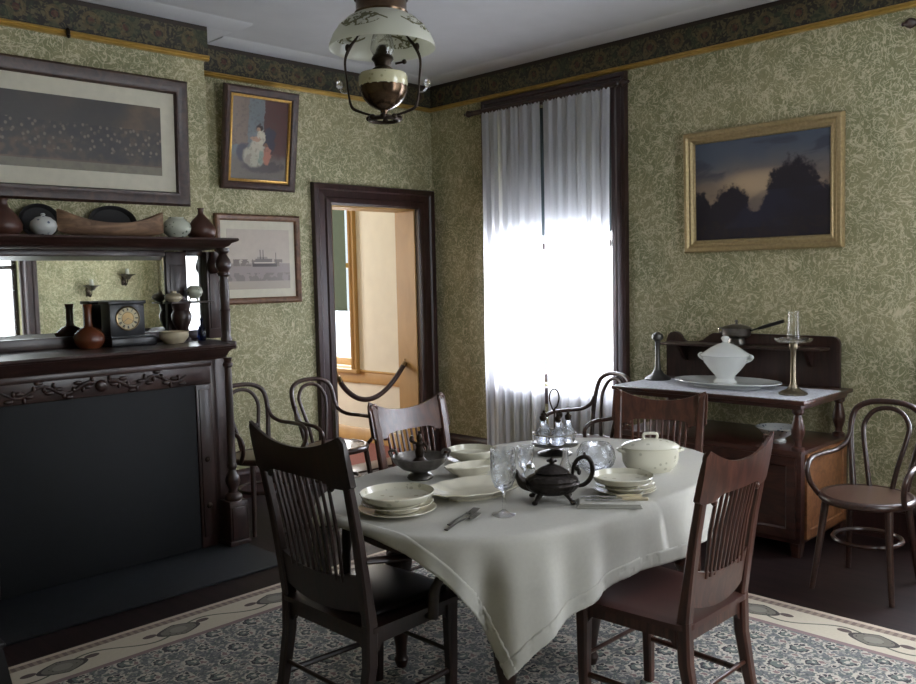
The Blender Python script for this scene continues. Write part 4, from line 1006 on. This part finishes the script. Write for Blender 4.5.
t = thing('covered_dish', 'white covered oval vegetable dish with loop handle at the right of the table', 'tureen', (3.115, 1.975, ZT), radians(-46)); t.scale = (.88, .88, .94)
bm = B(); lathe(bm, [(0, 0), (.098, 0), (.102, .006), (.120, .018), (.132, .04), (.136, .07), (.134, .105), (0, .105)], 48, sy=.72); part('body', bm, 'floral_china', t, world=False)
bm = B(); lathe(bm, [(0, .1045), (.136, .1045), (.140, .108), (.137, .112), (.118, .124), (.08, .136), (.04, .142), (0, .144)], 48, sy=.72); part('lid', bm, 'floral_china', t, world=False)
bm = B(); tube(bm, smooth([(-.03, 0, .139), (-.034, 0, .156), (-.024, 0, .166), (.024, 0, .166), (.034, 0, .156), (.03, 0, .139)], 5), .0065, 8); part('handle', bm, 'floral_china', t, world=False)
for s in (1, -1):
    bm = B(); tube(bm, smooth([(s * .122, -.03, .088), (s * .15, -.022, .094), (s * .155, 0, .096), (s * .15, .022, .094), (s * .122, .03, .088)], 5), .006, 8); part('handle', bm, 'floral_china', t, world=False)
dish('dinner_plate', (2.735, 1.845, ZT), plate_prof(.118, .016), 'cream_china', 'lowest cream plate in the stack in front of the crystal bowl', 'plate', 1, .95)
dish('soup_plate', (2.735, 1.845, ZT + .012), plate_prof(.112, .02, .62), 'cream_china', 'upper cream plate in the stack in front of the crystal bowl', 'plate')
dish('serving_bowl', (2.725, 1.85, ZT + .026), bowl_prof(.116, .04, .58), 'floral_china', 'shallow floral bowl on the plates in front of the crystal bowl', 'bowl')
# napkin with two knives
bm = B(); 
for k in range(3): box(bm, (-.115 + .004 * k, -.062 + .003 * k, .0052 * k), (.115 - .003 * k, .062 - .002 * k, .0052 * k + .0048), .0022)
solo('folded_napkin', bm, 'linen', 'folded linen napkin between the teapot and the right plate stack', 'napkin', (2.548, 1.79, ZT), radians(-52))
def knife(x, y, rz, label, g):
    t = thing('table_knife', label, 'knife', (x, y, ZT + .0165), radians(rz), group=g)
    bm = B(); tube(bm, smooth([(.02, 0, .0075), (.06, 0, .008), (.105, 0, .0085), (.112, 0, .0085)], 4), [.0065, .0078, .0085, .006], 10, flat=.85); part('handle', bm, 'bone', t, world=False)
    bm = B(); tube(bm, smooth([(.022, 0, .0065), (-.05, .002, .0045), (-.11, 0, .003)], 4), [.006, .0085, .003], 8, flat=.25); part('blade', bm, 'silver', t, world=False)
    return t
k1 = knife(2.555, 1.762, -52, 'bone handled knife on the folded napkin, nearer the table edge', 'knives on the folded napkin')
k2 = copy_tree(k1); k2.location = (2.575, 1.80, ZT + .0165); k2['label'] = 'bone handled knife on the folded napkin, nearer the plates'
def fork(x, y, rz, label, g):
    t = thing('table_fork', label, 'fork', (x, y, ZT + .001), radians(rz), group=g)
    bm = B(); tube(bm, smooth([(-.1, 0, .004), (-.04, 0, .010), (.02, 0, .012), (.04, 0, .010)], 5), [.009, .005, .0045, .008], 8, flat=.4); part('handle', bm, 'tarnished_silver', t, world=False)
    bm = B()
    for j in range(4): tube(bm, smooth([(.035, (j - 1.5) * .004, .010), (.055, (j - 1.5) * .007, .006), (.10, (j - 1.5) * .007, .013)], 4), [.0035, .0028, .0016], 6)
    part('tines', bm, 'tarnished_silver', t, world=False); return t
f1 = fork(2.03, 2.02, 12, 'silver fork lying left of the goblet, nearer the table edge', 'forks left of the goblet')
f2 = copy_tree(f1); f2.location = (2.075, 2.06, ZT + .001); f2.rotation_euler = (0, 0, radians(16)); f2['label'] = 'silver fork lying left of the goblet, nearer the platter'

# ------------------------------------------------------------------ sideboard
sb = thing('sideboard', 'dark wooden sideboard with raised back shelf against the right wall', 'sideboard', (4.97, 2.60, 0.))
SY0, SY1, SX0, SX1 = 1.96, 3.215, 4.615, 5.31
m = 'sideboard_wood'
bm = B(); box(bm, (SX0, SY0, .860), (SX1, SY1, .884), .006); part('top', bm, m, sb)
bm = B(); box(bm, (SX0 + .03, SY0 + .03, .832), (SX1 - .01, SY1 - .03, .860), .003); part('apron', bm, m, sb)
for x in (SX0 + .06, SX1 - .06):
    for y in (SY0 + .06, SY1 - .06):
        bm = B(); lathe(bm, [(0, .60), (.036, .60), (.036, .618), (.022, .626), (.02, .645), (.034, .69), (.038, .72), (.026, .775), (.02, .80), (.032, .812), (.032, .833), (0, .833)], 20, (x, y, 0)); part('post', bm, m, sb)
bm = B(); box(bm, (SX0 + .025, SY0 + .025, .08), (SX1, SY1 - .025, .60), .004); cab = part('cabinet', bm, m, sb)
for s, (a, b) in ((1, (SY0 + .05, 2.59)), (-1, (2.61, SY1 - .05))):
    bm = B(); x = SX0 + .024
    ringframe(bm, b - a, .46, [(0, 0), (0, .016), (.05, .016), (.062, .006), (.062, 0)], lambda u, v, d: (x - d, (a + b) / 2 - u, .34 + v)); box(bm, (x - .007, a + .06, .16), (x, b - .06, .52)); d = part('door', bm, m, sb)
    bm = B(); yk = b - .03 if s > 0 else a + .03; lathe(bm, [(0, 0), (.007, .0), (.006, .012), (.013, .02), (.013, .026), (0, .032)], 14); bmesh.ops.rotate(bm, verts=bm.verts[:], matrix=Matrix.Rotation(-pi / 2, 3, 'Y')); bmesh.ops.translate(bm, verts=bm.verts[:], vec=(x - .016, yk, .42)); part('knob', bm, 'brass', d)
bm = B(); ringframe(bm, .56, .48, [(0, 0), (0, .014), (.045, .014), (.055, .004), (.055, 0)], lambda u, v, d: (4.97 + u, SY0 + .026 - d, .34 + v)); box(bm, (4.75, SY0 + .018, .15), (5.19, SY0 + .026, .54)); part('side_panel', bm, 'side_panel_wood', sb)
for x in (SX0 + .06, SX1 - .04):
    for y in (SY0 + .06, SY1 - .06):
        bm = B(); bar(bm, [(x, y, 0), (x, y, .08)], [(.05, .05), (.07, .07)]); part('foot', bm, m, sb)
# scalloped backboard
out = [(2.03, .87), (2.03, 1.13)] + [(2.03 + .05 * (1 - cos(a)), 1.13 + .05 * sin(a)) for a in [pi / 2 * k / 6 for k in range(1, 7)]]
out += [(2.60, 1.182), (2.86, 1.178), (2.885, 1.165), (2.93, 1.132), (2.97, 1.117), (3.06, 1.115), (3.085, 1.13), (3.10, 1.155), (3.125, 1.175), (3.15, 1.18), (3.18, 1.174), (3.20, 1.155), (3.212, 1.12), (3.212, .87)]
bm = B(); prism(bm, out, lambda u, v, w: (w, u, v + .014), SX1 - .03, SX1 - .004); part('backboard', bm, 'mahogany', sb)
bm = B(); box(bm, (5.13, 2.085, 1.112), (SX1 - .03, 3.185, 1.128), .005); part('shelf', bm, 'mahogany', sb)
for y in (2.20, 3.06):
    bm = B(); prism(bm, [(5.15, 1.112), (SX1 - .03, 1.112), (SX1 - .03, 1.0), (5.24, 1.02), (5.2, 1.075)], lambda u, v, w: (u, w, v), y - .012, y + .012); part('bracket', bm, 'mahogany', sb)
# lace runner
bm = B(); O = []
Lx0, Lx1, Ly0, Ly1 = 4.635, 5.15, 1.972, 3.20
def wavy(p, q, n, out_):
    for k in range(n):
        for j in range(6):
            t_ = (k + j / 6) / n; a = sin(pi * j / 6) * .008; O.append((p[0] + (q[0] - p[0]) * t_ + out_[0] * a, p[1] + (q[1] - p[1]) * t_ + out_[1] * a))
wavy((Lx0, Ly0), (Lx1, Ly0), 14, (0, -1)); wavy((Lx1, Ly0), (Lx1, Ly1), 32, (1, 0)); wavy((Lx1, Ly1), (Lx0, Ly1), 14, (0, 1)); wavy((Lx0, Ly1), (Lx0, Ly0), 32, (-1, 0))
prism(bm, O, lambda u, v, w: (u - 4.89, v - 2.6, w), 0., .0022)
solo('lace_runner', bm, 'lace', 'white lace runner with scalloped edge covering the sideboard top', 'runner', (4.89, 2.6, .8845))
ZS = .8872
dish('meat_platter', (4.96, 2.595, ZS), [(0, 0), (.22, 0), (.225, .008), (.26, .014), (.33, .03), (.345, .034), (.344, .039), (.325, .036), (.25, .02), (.2, .014), (0, .012)], 'white_china', 'large white oval platter under the tureen on the sideboard', 'platter', .60, 1., 0, None, 64)
t = thing('soup_tureen', 'white ironstone soup tureen with lid on the sideboard platter', 'tureen', (5.02, 2.635, ZS + .0132))
oct_ = lambda a, r, z: .012 * cos(8 * a)
bm = B(); lathe(bm, [(0, 0), (.072, 0), (.074, .01), (.058, .03), (.062, .045), (.10, .085), (.135, .13), (.15, .165), (.152, .172), (0, .172)], 48, sx=.86, wob=oct_); part('body', bm, 'white_china', t, world=False)
bm = B(); lathe(bm, [(0, .1715), (.158, .1715), (.163, .176), (.158, .182), (.13, .198), (.09, .225), (.05, .245), (.026, .252), (.016, .258), (.022, .27), (.028, .28), (.02, .292), (.008, .296), (0, .297)], 48, sx=.86, wob=oct_); part('lid', bm, 'white_china', t, world=False)
for s in (1, -1):
    bm = B(); tube(bm, smooth([(0, s * .128, .138), (0, s * .160, .15), (0, s * .176, .168), (0, s * .162, .178), (0, s * .146, .165)], 5), [.012, .011, .014, .010, .009], 10); part('handle', bm, 'white_china', t, world=False)
t = thing('pewter_lamp', 'dark pewter candlestick with a round ball top at the sideboard left end', 'candlestick', (5.04, 3.135, ZS))
bm = B(); lathe(bm, [(0, 0), (.085, 0), (.088, .006), (.075, .018), (.045, .035), (.03, .055), (.024, .065), (0, .066)], 32); part('base', bm, 'pewter', t, world=False)
bm = B(); lathe(bm, [(0, .06), (.022, .064), (.017, .10), (.015, .19), (.016, .25), (.02, .256), (0, .258)], 24); part('stem', bm, 'pewter', t, world=False)
bm = B(); lathe(bm, [(0, .255), (.016, .257), (.034, .27), (.038, .285), (.034, .302), (.02, .312), (.012, .318), (0, .32)], 24); part('ball', bm, 'pewter', t, world=False)
t = thing('candlestick', 'tall brass candlestick holding a glass shade at the sideboard right end', 'candlestick', (4.85, 2.125, ZS))
bm = B(); lathe(bm, [(0, 0), (.078, 0), (.08, .008), (.066, .018), (.036, .032), (.026, .045), (.02, .056), (0, .057)], 32); part('base', bm, 'aged_brass', t, world=False)
bm = B(); lathe(bm, [(0, .05), (.02, .055), (.016, .08), (.0145, .2), (.016, .255), (.02, .262), (.024, .268), (.024, .29), (.02, .296), (0, .296)], 24); part('stem', bm, 'aged_brass', t, world=False)
bm = B(); lathe(bm, [(0, .296), (.03, .296), (.085, .30), (.102, .316), (.104, .322), (.10, .322), (.083, .306), (.03, .302), (0, .302)], 36, wob=lambda a, r, z: .03 * sin(9 * a) * (r > .05)); part('drip_dish', bm, 'clear_glass', t, world=False)
bm = B(); lathe(bm, [(.034, .303), (.038, .33), (.034, .37), (.03, .42), (.031, .478), (.0295, .478), (.0285, .42), (.0325, .37), (.0365, .33), (.0325, .303), (.034, .303)], 28); part('glass_shade', bm, 'clear_glass', t, world=False)
# chafing dish on the raised shelf
t = thing('chafing_dish', 'silver chafing dish with a dark side handle on the raised sideboard shelf', 'chafing dish', (5.205, 2.655, 1.1285))
bm = B(); lathe(bm, [(0, -.0), (.06, 0), (.062, .006), (.05, .04), (.066, .062), (.092, .07), (.092, .074), (0, .074)], 32, sx=.78); part('stand', bm, 'tarnished_silver', t, world=False)
bm = B(); lathe(bm, [(0, .046), (.07, .046), (.092, .06), (.096, .095), (.10, .10), (0, .10)], 36, sx=.74); part('pan', bm, 'tarnished_silver', t, world=False)
bm = B(); lathe(bm, [(0, .0995), (.10, .0995), (.102, .104), (.08, .118), (.04, .128), (.01, .131), (.007, .14), (.011, .15), (.009, .157), (0, .16)], 36, sx=.74); part('lid', bm, 'tarnished_silver', t, world=False)
bm = B(); tube(bm, [(0, -.09, .09), (-.01, -.16, .11)], [.006, .006], 8); tube(bm, [(-.01, -.155, .108), (-.015, -.22, .128), (-.02, -.32, .158)], [.01, .012, .011], 10); part('handle', bm, 'black_lacquer', t, world=False)
bm = B(); tube(bm, smooth([(0, .085, .075), (0, .115, .08), (0, .118, .105), (0, .09, .10)], 5), .005, 8); part('side_loop', bm, 'silver', t, world=False)
dish('wash_bowl', (4.84, 2.215, .601), [(0, 0), (.05, 0), (.054, .012), (.045, .024), (.075, .045), (.105, .075), (.12, .088), (.118, .092), (.1, .08), (.07, .05), (0, .035)], 'blue_china', 'white footed bowl in the open gap under the sideboard top', 'bowl')

# ------------------------------------------------------------------ hanging oil lamp
LX, LY = 1.968, 2.293
t = thing('hanging_lamp', 'hanging brass oil lamp with a painted opal glass shade over the table', 'lamp', (LX, LY, 2.1))
c = (LX, LY, 0); m = 'dark_bronze'
bm = B(); lathe(bm, [(.181, 2.380), (.179, 2.392), (.167, 2.421), (.146, 2.451), (.118, 2.476), (.088, 2.492), (.084, 2.496), (.081, 2.494), (.086, 2.487), (.116, 2.471), (.143, 2.446), (.164, 2.417), (.176, 2.39), (.178, 2.380), (.181, 2.380)], 64, c); part('shade', bm, 'painted_opal', t, sharp=80)
bm = B(); lathe(bm, [(.084, 2.489), (.089, 2.489), (.091, 2.498), (.086, 2.506), (.086, 2.536), (.092, 2.542), (.094, 2.556), (.088, 2.558), (.084, 2.542), (.082, 2.506), (.084, 2.489)], 48, c)
for k in range(24):
    a = 2 * pi * k / 24; blob(bm, (LX + .09 * cos(a), LY + .09 * sin(a), 2.561), (.01, .01, .016), 1)
part('crown', bm, 'font_metal', t)
bm = B(); lathe(bm, [(0, 2.302), (.05, 2.303), (.078, 2.296), (.084, 2.285), (.084, 2.262), (.081, 2.252), (0, 2.252)], 40, c); part('font_glass', bm, 'font_opal', t)
bm = B(); lathe(bm, [(0, 2.254), (.082, 2.254), (.08, 2.236), (.068, 2.212), (.05, 2.192), (.03, 2.18), (.014, 2.174), (.01, 2.16), (0, 2.158)], 40, c, wob=lambda a, r, z: .02 * sin(16 * a) * (r > .03)); part('font', bm, 'font_metal', t)
bm = B(); lathe(bm, [(0, 2.30), (.034, 2.30), (.036, 2.312), (.026, 2.32), (.03, 2.335), (.038, 2.345), (.036, 2.352), (.026, 2.362), (.022, 2.378), (.012, 2.392), (0, 2.394)], 28, c); tube(bm, [(LX + .03, LY - .03, 2.33), (LX + .05, LY - .05, 2.335)], .004, 6); blob(bm, (LX + .052, LY - .052, 2.336), .009); part('burner', bm, m, t)
bm = B(); lathe(bm, [(.03, 2.355), (.042, 2.38), (.036, 2.41), (.024, 2.45), (.022, 2.56), (.0205, 2.56), (.0225, 2.45), (.0345, 2.41), (.0405, 2.38), (.0285, 2.355), (.03, 2.355)], 28, c); part('chimney', bm, 'clear_glass', t)
q = .7071
for s in (1, -1):
    A = [(.062, 2.50), (.066, 2.46), (.085, 2.42), (.112, 2.385), (.128, 2.34), (.124, 2.28), (.118, 2.22), (.108, 2.185), (.08, 2.17), (.055, 2.162), (.03, 2.155), (.012, 2.155)]
    bm = B(); tube(bm, smooth([(LX + s * r * q, LY - s * r * q, z) for r, z in A], 5), [.0025, .003, .0035, .0065, .0045, .0035, .0035, .0055, .0045, .004, .004, .004], 8); 
    blob(bm, (LX + s * .118 * q, LY - s * .118 * q, 2.385), (.009, .009, .014)); part('arm', bm, m, t)
    bm = B(); blob(bm, (LX + s * .15 * q, LY - s * .15 * q, 2.262), (.012, .012, .016)); tube(bm, smooth([(LX + s * .12 * q, LY - s * .12 * q, 2.235), (LX + s * .142 * q, LY - s * .142 * q, 2.238), (LX + s * .15 * q, LY - s * .15 * q, 2.262)], 4), .003, 6); part('bead', bm, 'clear_glass', t)
bm = B(); n = 40
R_ = [(LX + .05 * cos(2 * pi * i / n), LY + .05 * sin(2 * pi * i / n), 2.142) for i in range(n)]
tube(bm, R_, .0065, 8, True)
for k in range(8):
    a = 2 * pi * k / 8; blob(bm, (LX + .052 * cos(a), LY + .052 * sin(a), 2.147), (.011, .011, .010))
for k in range(2):
    a = -pi / 4 + k * pi; tube(bm, smooth([(LX + .05 * cos(a), LY + .05 * sin(a), 2.143), (LX + .03 * cos(a), LY + .03 * sin(a), 2.152), (LX, LY, 2.158)], 4), .005, 6)
part('bottom_ring', bm, m, t)
for s in (1, -1):
    bm = B(); tube(bm, [(LX + s * .086 * q, LY - s * .086 * q, 2.552), (LX + s * .02 * q, LY - s * .02 * q, 2.92), (LX, LY, 3.0)], .004, 6); part('hanger', bm, m, t)
bm = B(); tube(bm, [(LX, LY, 2.99), (LX, LY, HC - .03)], .006, 8); lathe(bm, [(0, HC - .045), (.03, HC - .04), (.05, HC - .02), (.055, HC - .001), (0, HC - .001)], 24, c); part('ceiling_rod', bm, m, t)

# ------------------------------------------------------------------ rope across the doorway, sconces, odd pieces
t = thing('barrier_rope', 'dark barrier rope with brass end hooks slung across the open doorway', 'rope', (4.6, 5.66, .6))
P0, P1 = Vector((DX0 + .035, 5.60, .81)), Vector((DX1 - .02, 5.77, .845)); pts = []
for k in range(25):
    s = k / 24; p = P0.lerp(P1, s); p.z -= .238 * (1 - (2 * (s ** .88) - 1) ** 2); p.y -= .0; pts.append(p)
bm = B(); tube(bm, smooth(pts, 2), .022, 12); part('rope', bm, 'rope_cord', t)
for p, qd in ((pts[0], pts[1]), (pts[-1], pts[-2])):
    d = (p - qd).normalized(); bm = B(); tube(bm, [p - d * .035, p + d * .004, p + d * .012], [.024, .024, .014], 12)
    a = p + d * .012; tube(bm, smooth([a, a + d * .012 + Vector((0, 0, .008)), a + Vector((0, 0, .03)), a - d * .012 + Vector((0, 0, .024))], 4), .004, 7); part('end_hook', bm, 'brass', t)
def sconce(x, z, label):
    t = thing('wall_sconce', label, 'sconce', (x, YO, z), group='wall sconces on the window wall')
    bm = B(); box(bm, (-.03, .001, -.09), (.03, .012, .06), .004); part('back_plate', bm, 'dark_bronze', t, world=False)
    bm = B(); tube(bm, smooth([(0, .01, -.05), (0, .06, -.09), (0, .11, -.05), (0, .115, -.01)], 5), .007, 8); part('arm', bm, 'dark_bronze', t, world=False)
    bm = B(); lathe(bm, [(0, -.02), (.03, -.015), (.05, .02), (.10, .045), (.105, .05), (.05, .03), (0, .01)], 24, (0, .115, 0)); part('cup', bm, 'tarnished_silver', t, world=False)
    bm = B(); lathe(bm, [(0, .01), (.03, .02), (.026, .05), (.02, .12), (0, .12)], 16, (0, .115, 0)); part('shade', bm, 'shade_opal', t, world=False)
    return t
s1 = sconce(4.42, 1.55, 'wall sconce seen in the mirror just above the brown vase')
s2 = copy_tree(s1); s2.location = (4.88, YO, 1.68); s2['label'] = 'wall sconce seen in the mirror directly above the clock'
# dark box cut by the lower left corner
t = thing('wooden_box', 'low dark wooden box cut off at the lower left corner', 'box', (.795, 3.52, .013))
bm = B(); r = [[bm.verts.new((sx * w, sy * d, z)) for sx, sy in ((-1, -1), (1, -1), (1, 1), (-1, 1))] for w, d, z in ((.235, .17, 0), (.195, .145, .27))]
for k in range(4): bm.faces.new((r[0][k], r[0][(k + 1) % 4], r[1][(k + 1) % 4], r[1][k]))
bm.faces.new(r[0][::-1]); bm.faces.new(r[1]); part('body', bm, 'black_lacquer', t, world=False)
bm = B(); box(bm, (-.205, -.155, .27), (.205, .155, .292), .008); part('lid', bm, 'black_lacquer', t, world=False)

# ------------------------------------------------------------------ daylight, added hall fill and camera
def area(name, loc, rot, sx, sy, w, c=(1, 1, 1)):
    l = bpy.data.lights.new(name, 'AREA'); l.shape = 'RECTANGLE'; l.size = sx; l.size_y = sy; l.energy = w; l.color = c
    o = link(bpy.data.objects.new(name, l)); o.location = loc; o.rotation_euler = rot; return o
DAY = (.90, .95, 1.)
area('daylight_window_1', (XW + .34, 4.25, 1.82), (0, radians(90), 0), 2.2, 1.14, 280, DAY)
area('daylight_window_2', (XW + .34, .82, 1.82), (0, radians(90), 0), 2.2, 1.14, 330, DAY)
area('daylight_window_3', (3.09, YO - .34, 1.82), (radians(90), 0, 0), 1.3, 2.2, 75, DAY)
area('daylight_window_4', (XW + .34, 7.42, 1.75), (0, radians(90), 0), 2.1, 1.0, 150, (1., .97, .92))
area('hall_fill_light', (3.9, 9.5, 1.75), (radians(-90), 0, 0), 1.4, 2.0, 200, (1., .97, .92))  # added fill lamp behind the unseen back opening, lifts the hall wall
w = bpy.data.worlds.new('sky'); SC.world = w; w.use_nodes = True
w.node_tree.nodes['Background'].inputs[0].default_value = (.75, .85, 1., 1.); w.node_tree.nodes['Background'].inputs[1].default_value = 1.2

cam = bpy.data.cameras.new('camera'); co = link(bpy.data.objects.new('camera', cam)); SC.camera = co
yaw, pitch, roll, FPX = -.78721, .07466, -.02208, 866.
f = Vector((-sin(yaw) * cos(pitch), cos(yaw) * cos(pitch), -sin(pitch)))
u = Vector((-sin(yaw) * sin(pitch), cos(yaw) * sin(pitch), cos(pitch))); r = Vector((cos(yaw), sin(yaw), 0))
r2 = r * cos(roll) + u * sin(roll); u2 = -r * sin(roll) + u * cos(roll)
co.matrix_world = Matrix(((r2.x, u2.x, -f.x, 0.), (r2.y, u2.y, -f.y, 0.), (r2.z, u2.z, -f.z, 1.6), (0, 0, 0, 1)))
cam.sensor_fit = 'HORIZONTAL'; cam.sensor_width = 36.; cam.lens = FPX / 916. * 36.; cam.clip_start = .05
SC.view_settings.view_transform = 'Standard'; SC.view_settings.look = 'None'; SC.view_settings.gamma = 1.; SC.view_settings.use_curve_mapping = False
SC.view_settings.exposure = 0.
SC.cycles.use_denoising = True; SC.cycles.sample_clamp_indirect = 6.; SC.cycles.caustics_refractive = True; SC.cycles.caustics_reflective = False
SC.cycles.transparent_max_bounces = 12; SC.cycles.max_bounces = 10; SC.cycles.transmission_bounces = 10
for o in bpy.data.objects:
    if o.type == 'MESH' and o.parent is None and 'label' not in o and 'kind' not in o: o['kind'] = 'structure'
